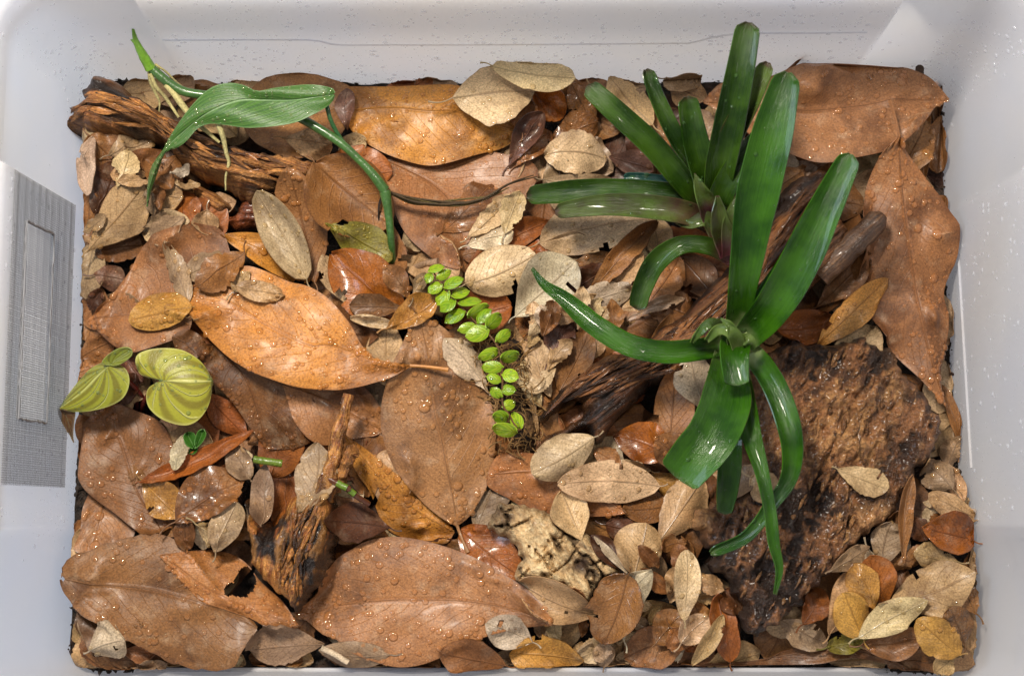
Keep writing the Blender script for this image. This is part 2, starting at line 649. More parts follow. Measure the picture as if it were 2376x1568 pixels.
def strip(p, q, w, th):
    """thin square wire from p to q"""
    p, q = np.array(p), np.array(q)
    d = (q - p) / np.linalg.norm(q - p)
    n = np.array([1.0, 0, 0.06]); n /= np.linalg.norm(n)
    s = np.cross(n, d)
    v = [e + a * s * w + b * n * th for e in (p, q) for a, b in ((-1, -1), (1, -1), (1, 1), (-1, 1))]
    return np.array(v), [(0, 1, 5, 4), (1, 2, 6, 5), (2, 3, 7, 6), (3, 0, 4, 7), (0, 3, 2, 1), (4, 5, 6, 7)]


wires = []
for y in np.arange(PY0 + 0.001, PY1, 0.0013) + rng.normal(0, 0.00008, len(np.arange(PY0 + 0.001, PY1, 0.0013))):
    wob = 0.0006 * math.sin(y * 60)
    wires.append(strip(wall_pt(y, PH0 + wob, 0.0011), wall_pt(y + 0.0006, PH1, 0.0011), 0.00015, 0.00012))
for k, h in enumerate(np.arange(PH0 + 0.001, PH1, 0.0016) + rng.normal(0, 0.0001, len(np.arange(PH0 + 0.001, PH1, 0.0016)))):
    wires.append(strip(wall_pt(PY0, h, 0.0014), wall_pt(PY1, h + 0.0004 * math.sin(k), 0.0014), 0.00015, 0.00012))
v, f = merge(wires)
o = mesh_obj('woven_mesh', v, f, M_WIRE, VORG, vent, smooth=False)
o['kind'] = 'stuff'
cor = [(VY0, VH0), (VY1, VH0), (VY1, VH1), (VY0, VH1)]
path = []
for i in range(4):
    a, b_ = np.array(cor[i]), np.array(cor[(i + 1) % 4])
    for t in np.linspace(0, 1, 22, endpoint=False):
        path.append(wall_pt(*(a + (b_ - a) * t), 0.0016) + rng.normal(0, 0.0003, 3))
path.append(path[0])
rad = 0.0008 * (0.6 + 0.5 * rng.random(len(path)))
rad[-1] = rad[0]
v, f, _ = tube(path, rad, 8)
mesh_obj('glue_bead', v, f, M_CLEAR, VORG, vent)

table, _n, _d, _pb = new_mat('table top')
_b = NB(_n)
_tc = _b.n('ShaderNodeTexCoord')
_b.l(_b.mix(_b.ramp(_b.noise(_tc.outputs['Object'], 12.0, 5.0), 0.3, 0.7), (0.42, 0.42, 0.43), (0.50, 0.50, 0.52)), _pb.inputs['Base Color'])
o = mesh_obj('table', [(-1, -1, -0.0075), (1, -1, -0.0075), (1, 1, -0.0075), (-1, 1, -0.0075)], [(0, 1, 2, 3)], table)
o['kind'] = 'structure'

# condensation beads on the walls
cen, nor, rad = [], [], []
for _ in range(11000):
    k = int(rng.integers(0, NR))
    h = 0.004 + rng.random() ** 1.3 * (HTOP - 0.008)
    row = rows[2 + int((h - 0.003) / (HTOP - 0.003) * 51)]
    A_, B_ = row[k], row[(k + 1) % NR]
    h = A_[2]
    t = rng.random()
    x, y = A_[0] + (B_[0] - A_[0]) * t, A_[1] + (B_[1] - A_[1]) * t
    n = np.array([-(B_[1] - A_[1]), (B_[0] - A_[0]), 0.0])
    if np.linalg.norm(n) < 1e-6:
        continue
    n /= np.linalg.norm(n)
    if x < -0.2 and VY0 - .01 < y < VY1 + .01 and VH0 - .01 < h < VH1 + .01:
        continue
    if y < -0.15:
        continue
    dens = vnoise(x * 18 + 40, y * 18 + h * 30, 3)
    if rng.random() > dens * (1.9 if y > 0.14 else 0.9 if x < 0 else 0.45):
        continue
    cen.append((x, y, h)); nor.append(n); rad.append(0.00028 + 0.0014 * rng.random() ** 4.5)
v, f = beads(np.array(cen), np.array(nor), np.array(rad), 0.45)
o = mesh_obj('condensation', v, f, M_MIST, TORG, tub)
o['kind'] = 'stuff'

# soil
M_SOIL, _n, _d, _pb = new_mat('dark soil')
_b = NB(_n)
_tc = _b.n('ShaderNodeTexCoord')
_n1 = _b.noise(_tc.outputs['Object'], 150.0, 6.0, 0.7)
_n2 = _b.noise(_tc.outputs['Object'], 30.0, 3.0)
_c = _b.mix(_b.ramp(_n1, 0.35, 0.7), (0.010, 0.007, 0.005), (0.055, 0.032, 0.018))
_b.l(_b.mix(_b.ramp(_n2, 0.55, 0.75), _c, (0.075, 0.025, 0.012)), _pb.inputs['Base Color'])
_pb.inputs['Roughness'].default_value = 0.45
_b.l(_b.bump(_n1, 0.004), _pb.inputs['Normal'])
SN, SM = 240, 170
gx, gy = np.meshgrid(np.linspace(TCX - TA + 0.0005, TCX + TA - 0.0005, SN), np.linspace(TCY - TB + 0.0005, TCY + TB - 0.0005, SM), indexing='ij')
edge_d = np.minimum(TA - np.abs(gx - TCX), TB - np.abs(gy - TCY))
gz = 0.0055 * fbm(gx * 110, gy * 110, 5) + 0.006 * np.exp(-edge_d / 0.008) * fbm(gx * 60, gy * 60, 9) - 0.002
gz = gz + 0.030 * np.exp(-((gx - 0.285) / 0.05) ** 2 - ((gy + 0.175) / 0.085) ** 2) + 0.012 * np.exp(-((gx + 0.28) / 0.03) ** 2)  # heaped towards the near right corner
cxr, cyr = TA - 0.020, TB - 0.020
ox, oy = np.clip(np.abs(gx - TCX) - cxr, 0, None), np.clip(np.abs(gy - TCY) - cyr, 0, None)
rr_ = np.hypot(ox, oy)
kk = np.where((ox > 0) & (oy > 0) & (rr_ > 0.0195), 0.0195 / np.maximum(rr_, 1e-6), 1.0)
gx = np.where(kk < 1, TCX + np.sign(gx - TCX) * (cxr + ox * kk), gx)
gy = np.where(kk < 1, TCY + np.sign(gy - TCY) * (cyr + oy * kk), gy)
V = np.stack([gx, gy, gz], -1).reshape(-1, 3)
F = [(i * SM + j, (i + 1) * SM + j, (i + 1) * SM + j + 1, i * SM + j + 1) for i in range(SN - 1) for j in range(SM - 1)]
o = mesh_obj('soil', V, F, M_SOIL)
o['kind'] = 'structure'
h_put(upsample(np.stack([gx, gy, gz], -1), 3)[..., 0], upsample(np.stack([gx, gy, gz], -1), 3)[..., 1], upsample(np.stack([gx, gy, gz], -1), 3)[..., 2])


def crumbs(n, where, size):
    items = []
    for _ in range(n):
        x, y, z = where()
        s = size * (0.35 + rng.random() ** 2 * 1.3)
        p = rng.normal(0, 1, (6, 3)) * 0.25 + np.array([(1, 0, 0), (-1, 0, 0), (0, 1, 0), (0, -1, 0), (0, 0, 1), (0, 0, -1)])
        p *= s * np.array([1, 0.6 + rng.random(), 0.6])
        items.append((p + (x, y, z), [(0, 2, 4), (2, 1, 4), (1, 3, 4), (3, 0, 4), (2, 0, 5), (1, 2, 5), (3, 1, 5), (0, 3, 5)]))
    return merge(items)



HT_SOIL = HT.copy()


def inside_tub(G):
    """bend what would cross a wall up along it"""
    for _ in range(2):
        h = np.clip(G[..., 2], 0, 0.12)
        lim_r = TCX + TA + (FLARE - 0.055) * h - 0.0028
        lim_l = TCX - TA - (FLARE - 0.055) * h + 0.0028
        lim_b = TCY + TB + (FLARE - 0.055) * h - 0.0028
        lim_f = TCY - TB - (FLARE - 0.055) * h + 0.0045
        for ax, lim, sg in ((0, lim_r, 1), (0, lim_l, -1), (1, lim_b, 1), (1, lim_f, -1)):
            ex = np.clip((G[..., ax] - lim) * sg, 0, None)
            G[..., ax] -= sg * ex
            G[..., 2] += ex * 0.9
    return G
# ---------------------------------------------------------------- leaf builder
TONE = {'tan': (196, 159, 112), 'pale': (212, 182, 138), 'white': (216, 196, 164), 'grey': (168, 139, 106), 'brown': (152, 102, 56),
        'rust': (158, 90, 38), 'dark': (92, 54, 30), 'amber': (170, 98, 36), 'gold': (206, 150, 70), 'orange': (204, 138, 56),
        'mag': (160, 109, 66), 'magr': (170, 114, 64), 'purple': (122, 84, 66), 'magp': (164, 114, 72), 'magk': (142, 95, 53), 'olive': (138, 126, 44), 'magd': (120, 79, 42)}
LEAVES = []


def tone(name, jit=0.06):
    c = lin(TONE[name]) if isinstance(name, str) else lin(name)
    return np.clip(c * (1 + rng.normal(0, jit)) * (1 + rng.normal(0, jit * 0.4, 3)), 0.002, 0.9)


def sheet(G, keep, th):
    """thick sheet from a vertex grid (n, m, 3): verts, faces, grid index of every vertex"""
    n, m, _ = G.shape
    dx = np.gradient(G, axis=0); dy = np.gradient(G, axis=1)
    N = np.cross(dx, dy)
    N /= np.linalg.norm(N, axis=-1)[..., None] + 1e-12
    N[N[..., 2] < 0] *= -1
    V = np.vstack([G.reshape(-1, 3), (G - N * th).reshape(-1, 3)])
    K = n * m
    F, edges = [], {}
    for i in range(n - 1):
        for j in range(m - 1):
            if not keep[i, j]:
                continue
            q = (i * m + j, (i + 1) * m + j, (i + 1) * m + j + 1, i * m + j + 1)
            F.append(q)
            F.append(tuple(K + k for k in reversed(q)))
            for a, b in zip(q, q[1:] + q[:1]):
                e = (min(a, b), max(a, b))
                edges[e] = None if e in edges else (a, b)
    for e in edges.values():
        if e:
            a, b = e
            F.append((b, a, a + K, b + K))
    return V, F, N


def smooth_grid(z, k=0.5):
    p = np.pad(z, 1, mode='edge')
    return z * (1 - k) + k * 0.25 * (p[:-2, 1:-1] + p[2:, 1:-1] + p[1:-1, :-2] + p[1:-1, 2:])


def drape(X, Y, zrel, stiff=0.6, gap=0.0010):
    """heights of a leaf laid on the litter so far"""
    Hh = h_at(X, Y)
    A = np.stack([np.ones(X.size), X.ravel() - X.mean(), Y.ravel() - Y.mean()], -1)
    co, *_ = np.linalg.lstsq(A, Hh.ravel(), rcond=None)
    g = math.hypot(co[1], co[2])
    if g > 0.3:
        co[1:] *= 0.3 / g
    rigid = (A @ co).reshape(X.shape) + zrel
    z = rigid + max(np.quantile(Hh - rigid, 0.86), 0)
    Hs = Hh
    for _ in range(6):
        Hs = smooth_grid(Hs, 0.8)
    z = z * stiff + (1 - stiff) * (Hs + zrel - zrel.min() * 0.5)
    for _ in range(5):
        z = np.maximum(z, Hh + gap)
        z = smooth_grid(z, 0.6)
    return np.maximum(z, Hh + gap)


def lay_leaf(kind, label, mid, left, right, color, nt, ns, mat, fold=0.1, curl=0.0, arch=0.0, wave=0.0012, stiff=0.6, holes=(),
             edge=0.03, lift=0.0, stalk=0.0, stalk_dir=None, drops=0, big=0.0, group=None, th=0.0005, ribtone=0.62, rag=0.0, tipcurl=0.0,
             seed=None, filler=False, tint=None, midr=1.0, twist=0.0):
    """one leaf thing. mid, left, right: smooth plan lines from stalk to tip in picture units"""
    sd = len(LEAVES) * 3 + 5 if seed is None else seed
    t = np.linspace(0.006, 0.994, nt + 1)
    rs = lambda L: np.stack([np.interp(t, np.linspace(0, 1, len(L)), L[:, k]) for k in (0, 1)], -1)
    mid, left, right = rs(mid), rs(left), rs(right)
    s = np.linspace(-1, 1, ns + 1)
    s = np.sign(s) * np.abs(s) ** 0.85
    wob = lambda o: 1 + edge * (fbm(t * 9, t * 0 + o, sd, 3) - 0.5) * 2 + rag * (vnoise(t * 34, t * 0 + o, sd + 1) - 0.62).clip(-1, 0)
    wl, wr = wob(1.3)[:, None], wob(7.7)[:, None]
    UV = np.empty((nt + 1, ns + 1, 2))
    for j, q in enumerate(s):
        side = (left, wl) if q < 0 else (right, wr)
        UV[:, j] = mid + (side[0] - mid) * side[1] * abs(q)
    # a first height, then the plan in metres at that height
    W = P(UV[..., 0], UV[..., 1], np.full(UV.shape[:2], 0.012))
    zm = float(h_at(W[..., 0], W[..., 1]).mean()) + 0.002 + lift
    W = P(UV[..., 0], UV[..., 1], np.full(UV.shape[:2], zm))
    X, Y = W[..., 0], W[..., 1]
    hw = np.linalg.norm(P(left[:, 0], left[:, 1], np.full(nt + 1, zm)) - P(right[:, 0], right[:, 1], np.full(nt + 1, zm)), axis=1)[:, None] * 0.5
    ln = np.linalg.norm(W[-1, ns // 2] - W[0, ns // 2])
    a = np.abs(s)[None, :]
    zrel = hw * (fold * a + curl * a ** 2) + twist * hw * s[None, :] * (t[:, None] - 0.5) * 2
    zrel = zrel + arch * ln * (1 - (2 * t[:, None] - 1) ** 2) + tipcurl * ln * np.clip(t[:, None] - 0.6, 0, 1) ** 2 * 4
    zrel = zrel + wave * (fbm(X * 70 + sd, Y * 70, sd, 3) - 0.5) * 2 + wave * 0.8 * a ** 2 * np.sin(t[:, None] * 14 + sd + 2 * np.sign(s)[None, :])
    if ns > 14:
        zrel = zrel + 0.0075 * (fbm(X * 24 + sd, Y * 24, sd + 4, 2) - 0.5)
    z = drape(X, Y, zrel, stiff) + lift
    G = inside_tub(np.stack([X, Y, z], -1))
    keep = np.ones((nt, ns), bool)
    tc = 0.5 * (t[1:] + t[:-1])[:, None]; scn = 0.5 * (s[1:] + s[:-1])[None, :]
    for (ht, hs_, rt, rs_) in holes:
        d = ((tc - ht) / rt) ** 2 + ((scn - hs_) / rs_) ** 2
        keep &= d > (0.65 + 0.7 * vnoise(tc * 30 + sd, scn * 12, sd))
    U = upsample(G, 3 if ns < 14 else 2)
    h_put(U[..., 0], U[..., 1], U[..., 2])
    LEAVES.append(dict(kind=kind, label=label, G=G, keep=keep, t=t, s=s, color=color, mat=mat, th=th, stalk=stalk, stalk_dir=stalk_dir,
                       drops=drops, big=big, group=group, ribtone=ribtone, filler=filler, midr=midr, sd=sd))


def small(reg, bx, by, tx, ty, w, col, label, a=None, b=None, bend=None, **kw):
    """a small leaf from its stalk end to its tip"""
    q = pts(f'{reg} {bx},{by} {tx},{ty}')
    if reg != 'Z':
        w = w * 0.3637
    B, T = q
    d = T - B
    L = np.linalg.norm(d); d = d / L
    n = np.array([-d[1], d[0]])
    bend = rng.normal(0, 0.035) if bend is None else bend
    a = 0.9 + 0.65 * rng.random() ** 1.3 if a is None else a
    b = 0.5 + 0.34 * rng.random() ** 1.5 if b is None else b
    B, T = B - d * L * 0.03, T + d * L * 0.03
    L *= 1.06
    w = w * 1.22
    t = np.linspace(0, 1, 40)
    mid = B + d * (t * L)[:, None] + n * (bend * L * 4 * t * (1 - t))[:, None]
    f = np.clip(np.sin(np.pi * t ** a), 0, 1) ** b
    k = 1 + 0.08 * rng.normal()
    left = mid - n * (f * w * 0.5 * k)[:, None]
    right = mid + n * (f * w * 0.5 * (2 - k))[:, None]
    kw.setdefault('fold', float(rng.uniform(0.0, 0.16)))
    kw.setdefault('curl', float(rng.normal(0.08, 0.5)))
    kw.setdefault('arch', float(rng.normal(0.04, 0.07)))
    kw.setdefault('stalk', 0.007)
    kw.setdefault('edge', float(0.03 + 0.14 * rng.random() ** 2))
    if rng.random() < 0.22:
        kw.setdefault('rag', 0.25)
    if rng.random() < 0.22:
        kw.setdefault('holes', ((0.2 + 0.75 * rng.random(), float(rng.choice([-0.95, 0.95])), 0.03 + 0.05 * rng.random(), 0.35),))
    kw.setdefault('wave', 0.0022)
    kw.setdefault('stiff', 0.85)
    kw.setdefault('lift', float(abs(rng.normal(0, 0.0024))))
    kw.setdefault('twist', float(rng.normal(0, 0.3)))
    kw.setdefault('drops', 10)
    kw.setdefault('group', 'small dry leaves of the litter')
    wet = kw.pop('wet', False)
    lay_leaf('small_leaf', label, mid, left, right, tone(col), 22, 12, M_WET if wet else M_OAK, **kw)


def large(mid, left, right, col, label, res=1.0, **kw):
    m = pts(mid); l = pts(left); r = pts(right)
    l = np.vstack([m[:1], l, m[-1:]]); r = np.vstack([m[:1], r, m[-1:]])
    kw.setdefault('group', 'large leathery fallen leaves')
    kw.setdefault('drops', 160)
    kw.setdefault('big', 0.12)
    kw.setdefault('stiff', 0.9)
    kw['fold'] = kw.get('fold', 0.1) * 2.2
    kw['curl'] = kw.get('curl', -0.06) * 1.9
    kw.setdefault('wave', 0.002)
    kw.setdefault('edge', 0.012)
    lay_leaf('large_leaf', label, spline(m, 60), spline(l, 60), spline(r, 60), tone(col, 0.06), int(52 * res), int(26 * res), M_MAG, **kw)


def finish_leaves():
    """mesh every laid leaf; drop buried fillers; set beads only where nothing lies on top"""
    named = [L for L in LEAVES if not L['filler'] and len(L['label'].split()) <= 9]
    ncen = np.array([L['G'].reshape(-1, 3).mean(0)[:2] for L in named])
    used = {L['label'] for L in named}
    for L in LEAVES:
        G = L['G']
        seen = (G[..., 2] > h_at(G[..., 0], G[..., 1]) - 0.0022).mean()
        L['seen'] = seen * np.linalg.norm(G[-1, 6] - G[0, 6]) * np.linalg.norm(G[len(G) // 2, -1] - G[len(G) // 2, 0]) * (seen > 0.05)
    rank = sorted((L['seen'] for L in LEAVES if L['filler']), reverse=True)
    cut = rank[min(115, len(rank) - 1)]
    low_v, low_f, low_uv, low_c, nv = [], [], [], [], 0
    for L in LEAVES:
        G = L['G']
        if L['filler'] and L['seen'] <= cut:
            if L['seen'] > 0:
                # the least visible ones are one mass under the litter
                V, F, N = sheet(G, L['keep'], L['th'])
                uv = np.stack(np.broadcast_arrays(L['t'][:, None], L['s'][None, :]), -1).reshape(-1, 2)
                low_v.append(V); low_f += [tuple(i + nv for i in q) for q in F]; nv += len(V)
                low_uv += [uv, uv]; low_c.append(np.tile(L['color'], (len(V), 1)))
            continue
        if L['filler']:
            # a buried leaf is told by its colour and the leaf next to it
            c = G.reshape(-1, 3).mean(0)[:2]
            lum = float(L['color'].mean())
            word = 'dark' if lum < 0.07 else 'brown' if lum < 0.16 else 'tan'
            for k in np.argsort(np.hypot(*(ncen - c).T)):
                d = c - ncen[k]
                side = ('right of' if d[0] > 0 else 'left of') if abs(d[0]) > abs(d[1]) else ('above' if d[1] > 0 else 'below')
                L['label'] = (f"broken {word} leaf scrap, {side} the {named[k]['label']}" if L['filler'] == 'scrap' else f"{word} leaf mostly buried, {side} the {named[k]['label']}")
                if L['label'] not in used:
                    break
            used.add(L['label'])
            L['group'] = 'broken leaf scraps' if L['filler'] == 'scrap' else 'buried leaves glimpsed in gaps of the litter'
        org = G[0, G.shape[1] // 2].copy()
        o = thing(L['kind'], org, L['label'], 'leaf', L['group'])
        V, F, N = sheet(G, L['keep'], L['th'])
        n, m = G.shape[:2]
        uv = np.stack(np.broadcast_arrays(L['t'][:, None], L['s'][None, :]), -1).reshape(-1, 2)
        mesh_obj('blade', V, F, L['mat'], org, o, np.vstack([uv, uv]), L['color'])
        j = m // 2
        r = 0.00042 * np.linspace(1, 0.35, n) * L['midr']
        mp = G[:, j] + np.array([0, 0, 0.00005])
        ok = [i for i in range(n) if L['keep'][min(i, n - 2), j]]
        mp, r = mp[ok], r[ok]
        if len(mp) > 3:
            v, f, _ = tube(mp, r, 5)
            mesh_obj('midrib', v, f, M_RIB, org, o, None, L['color'] * L['ribtone'])
        if L['stalk']:
            d = G[0, j] - G[2, j]; d /= np.linalg.norm(d)
            if L['stalk_dir'] is not None:
                e = P(*pts(L['stalk_dir'])[0], G[0, j, 2] + 0.002); ln = np.linalg.norm(e - G[0, j]); d = (e - G[0, j]) / ln
            else:
                ln = L['stalk']
            k = np.linspace(0, 1, 7)[:, None]
            sdw = np.cross(d, (0, 0, 1.0))
            path = G[0, j] + d * ln * k + sdw * ln * (0.12 if L['kind'] == 'small_leaf' else 0.02) * np.sin(k * 3) * (1 if L['sd'] % 2 else -1)
            hp = h_at(path[:, 0], path[:, 1])
            if L['filler'] or np.median(hp - path[:, 2]) > 0.0005:
                path = None
            else:
                path[:, 2] = np.maximum(path[:, 2], np.minimum(hp + 0.0004, path[:, 2] + 0.0008))
            if path is not None:
              v, f, _ = tube(path, (0.0006 if L['kind'] == 'small_leaf' else 0.0013) * np.array([0.8, 0.75, 0.72, 0.75, 0.8, 0.95, 1.2]), 6)
              mesh_obj('stalk', v, f, M_RIB, org, o, None, L['color'] * (0.55 if L['kind'] == 'small_leaf' else 0.8))
        cnt = int(L['drops'] * (1.15 if L['kind'] == 'large_leaf' else 1.2))
        if cnt:
            ci = rng.integers(1, n - 1, cnt); cj = rng.integers(1, m - 1, cnt)
            fa, fb = rng.random(cnt)[:, None], rng.random(cnt)[:, None]
            i2, j2 = np.minimum(ci + 1, n - 1), np.minimum(cj + 1, m - 1)
            p = (G[ci, cj] * (1 - fa) * (1 - fb) + G[i2, cj] * fa * (1 - fb) + G[ci, j2] * (1 - fa) * fb + G[i2, j2] * fa * fb)
            nn = N[ci, cj]
            rr = 0.00065 + 0.0013 * rng.random(cnt) ** 3 + (rng.random(cnt) < L['big']) * 0.0015 * rng.random(cnt) ** 1.2
            dry = vnoise(p[:, 0] * 45, p[:, 1] * 45, L['sd']) + 0.25 * rng.random(cnt) > 0.38
            good = dry & (p[:, 2] > h_at(p[:, 0], p[:, 1]) - 0.0009) & L['keep'][np.minimum(ci, n - 2), np.minimum(cj, m - 2)]
            if good.sum() > 2:
                p, nn, rr = p[good], nn[good], rr[good]
                v, f = beads(p, nn, rr, 0.42)
                d = mesh_obj('droplets', v, f, M_WATER, org, o, None, focus_tint(L['color']))
                d['kind'] = 'stuff'
    o = mesh_obj('buried_leaves', np.vstack(low_v), low_f, M_LOW, (0, 0, 0), None, np.vstack(low_uv), None, True, np.vstack(low_c))
    o['kind'] = 'stuff'; o['label'] = 'leaves buried low under the litter, glimpsed in its gaps'


# ---------------------------------------------------------------- wood builder
def wood_material(name, light, midc, darkc, char, grain=(14.0, 170.0), rough=0.35, coat=0.35, depth=0.0016, fine=500.0, pit=0.46, patch=34.0, crest=0.0):
    m, nt, nd, pb = new_mat(name)
    b = NB(nt)
    tc = b.n('ShaderNodeTexCoord')
    mp = b.n('ShaderNodeMapping')
    b.l(tc.outputs['UV'], mp.inputs['Vector'])
    mp.inputs['Scale'].default_value = (grain[0], grain[1], 1.0)
    at = b.n('ShaderNodeAttribute', attribute_name='tone')
    hgt = b.n('ShaderNodeSeparateXYZ')
    b.l(at.outputs['Vector'], hgt.inputs[0])
    g1 = b.noise(mp.outputs[0], 1.0, 6.0, 0.62, 0.5)
    g2 = b.noise(mp.outputs[0], 3.1, 4.0, 0.6, 0.3)
    big = b.noise(tc.outputs['Object'], patch, 5.0, 0.62, 0.5)
    fn = b.noise(tc.outputs['Object'], fine, 4.0, 0.65)
    c = b.mix(b.ramp(g1, 0.38, 0.62), darkc, midc)
    c = b.mix(b.m('MULTIPLY', b.ramp(g2, 0.52, 0.72), b.ramp(big, 0.40, 0.62)), c, light)
    c = b.mix(b.m('MULTIPLY', b.ramp(big, 0.60, 0.50), char), c, b.mix(0.5, darkc, (0.006, 0.004, 0.003)))
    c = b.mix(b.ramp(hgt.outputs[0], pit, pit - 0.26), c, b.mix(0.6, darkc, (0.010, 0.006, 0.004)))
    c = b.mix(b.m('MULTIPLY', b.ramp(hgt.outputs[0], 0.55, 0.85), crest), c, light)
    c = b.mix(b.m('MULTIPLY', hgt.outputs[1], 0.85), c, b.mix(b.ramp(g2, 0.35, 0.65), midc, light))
    c = b.mix(0.5, c, b.mix(1.0, c, b.mix(b.ramp(fn, 0.3, 0.7), (0.4, 0.4, 0.4), (1.6, 1.6, 1.6)), 'MULTIPLY'))
    b.l(c, pb.inputs['Base Color'])
    h = b.m('ADD', b.m('MULTIPLY', g1, 1.0), b.m('ADD', b.m('MULTIPLY', g2, 0.6), b.m('MULTIPLY', fn, 0.7)))
    b.l(b.bump(h, depth, 1.0), pb.inputs['Normal'])
    b.l(b.m('ADD', rough, b.m('ADD', b.m('MULTIPLY', b.m('SUBTRACT', fn, 0.5), 0.3), b.m('MULTIPLY', b.m('SUBTRACT', big, 0.5), 0.9)), clamp=True), pb.inputs['Roughness'])
    pb.inputs['Coat Weight'].default_value = coat
    pb.inputs['Coat Roughness'].default_value = 0.15
    return m


def inside(px, py, poly):
    r = np.zeros(px.shape, bool)
    x1, y1 = poly[-1]
    for x2, y2 in poly:
        c = ((y1 > py) != (y2 > py)) & (px < (x2 - x1) * (py - y1) / (y2 - y1 + 1e-15) + x1)
        r ^= c
        x1, y1 = x2, y2
    return r


def seg_dist(px, py, poly):
    best = np.full(px.shape, 1e9); bx = np.zeros(px.shape); by = np.zeros(px.shape)
    x1, y1 = poly[-1]
    for x2, y2 in poly:
        dx, dy = x2 - x1, y2 - y1
        k = np.clip(((px - x1) * dx + (py - y1) * dy) / (dx * dx + dy * dy + 1e-15), 0, 1)
        cx, cy = x1 + k * dx, y1 + k * dy
        d = np.hypot(px - cx, py - cy)
        mk = d < best
        best = np.where(mk, d, best); bx = np.where(mk, cx, bx); by = np.where(mk, cy, by)
        x1, y1 = x2, y2
    return best, bx, by


def slab(name, parent, org, outline, axis, height, mat, relief, z_mid, rag=0.0016, cell=0.00095, base=None, shoulder=0.012, ridge=None, holes=()):
    """a solid piece of wood or bark: traced plan outline, rounded shoulders, relief(along, across, d) in metres"""
    px = spline(np.vstack([pts(outline), pts(outline)[:1]]), 260)[:-1]
    W = P(px[:, 0], px[:, 1], np.full(len(px), z_mid))[:, :2]
    nrm = np.stack([-np.gradient(W[:, 1]), np.gradient(W[:, 0])], -1)
    nrm /= np.linalg.norm(nrm, axis=1)[:, None] + 1e-12
    sd = len(name) + len(outline)
    W = W + nrm * (rag * 2 * (fbm(W[:, 0] * 260, W[:, 1] * 260, sd, 3) - 0.5))[:, None]
    ax = pts(axis)
    A0, A1 = P(*ax[0], z_mid)[:2], P(*ax[1], z_mid)[:2]
    d = (A1 - A0) / np.linalg.norm(A1 - A0)
    lo, hi = W.min(0) - cell * 2, W.max(0) + cell * 2
    nx, ny = ((hi - lo) / cell).astype(int)
    gx, gy = np.meshgrid(lo[0] + np.arange(nx) * cell, lo[1] + np.arange(ny) * cell, indexing='ij')
    ins = inside(gx, gy, W)
    for hx in holes:
        hp = pts(hx)
        hw = P(hp[:, 0], hp[:, 1], np.full(len(hp), z_mid))[:, :2]
        ins &= ~inside(gx, gy, hw)
    dist, bx, by = seg_dist(gx, gy, W)
    along = (gx - A0[0]) * d[0] + (gy - A0[1]) * d[1]
    across = -(gx - A0[0]) * d[1] + (gy - A0[1]) * d[0]
    H0 = h_at(gx, gy)
    zb = float(np.quantile(H0[ins], 0.25)) if base is None else base
    dd = np.where(ins, dist, 0.0)
    sh = np.clip(dd / shoulder, 0, 1)
    prof = np.sqrt(1 - (1 - sh) ** 2)
    hh = height(gx, gy, along, across) if callable(height) else height
    z = zb + prof * hh
    rel, pale = relief(along, across, dd)
    z = z + rel * np.clip(dd / 0.003, 0.15, 1)
    # snap the first ring of outside points to the outline
    near = ~ins & (dist < cell * 1.5)
    gx2 = np.where(near, bx, gx); gy2 = np.where(near, by, gy)
    z = np.where(near, zb + 0.10 * hh, z)
    use = ins | near
    V, F, uv, tn = [], [], [], []
    idx = np.full(gx.shape, -1)
    ii = np.argwhere(use)
    idx[use] = np.arange(len(ii))
    V = np.stack([gx2[use], gy2[use], z[use]], -1)
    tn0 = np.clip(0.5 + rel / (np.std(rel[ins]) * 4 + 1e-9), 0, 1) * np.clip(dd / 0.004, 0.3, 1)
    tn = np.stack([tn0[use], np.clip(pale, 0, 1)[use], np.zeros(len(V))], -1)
    uv = np.stack([along[use], across[use]], -1)
    a, b_, c_, d_ = idx[:-1, :-1], idx[1:, :-1], idx[1:, 1:], idx[:-1, 1:]
    ok = (a >= 0) & (b_ >= 0) & (c_ >= 0) & (d_ >= 0)
    anyin = ins[:-1, :-1] | ins[1:, :-1] | ins[1:, 1:] | ins[:-1, 1:]
    ok &= anyin
    top = np.stack([a[ok], b_[ok], c_[ok], d_[ok]], -1)
    K = len(V)
    # skirt down to the litter and a flat underside
    from collections import Counter
    cnt = {}
    for q in top:
        q = q.tolist()
        for e in zip(q, q[1:] + q[:1]):
            k = (min(e), max(e))
            cnt[k] = None if k in cnt else e
    rim = [e for e in cnt.values() if e]
    ids = sorted({i for e in rim for i in e})
    low = {i: K + n for n, i in enumerate(ids)}
    cen = V[:, :2].mean(0)
    LV = np.array([(V[i, 0] * 0.985 + cen[0] * 0.015, V[i, 1] * 0.985 + cen[1] * 0.015, max(zb - 0.012, 0.0)) for i in ids])
    F = [tuple(q) for q in top.tolist()] + [(e[1], e[0], low[e[0]], low[e[1]]) for e in rim]
    V = np.vstack([V, LV]); uv = np.vstack([uv, uv[ids]]); tn = np.vstack([tn, np.zeros((len(ids), 3))])
    h_put(gx[ins], gy[ins], z[ins])
    return mesh_obj(name, V, F, mat, org, parent, uv, None, True, tn)


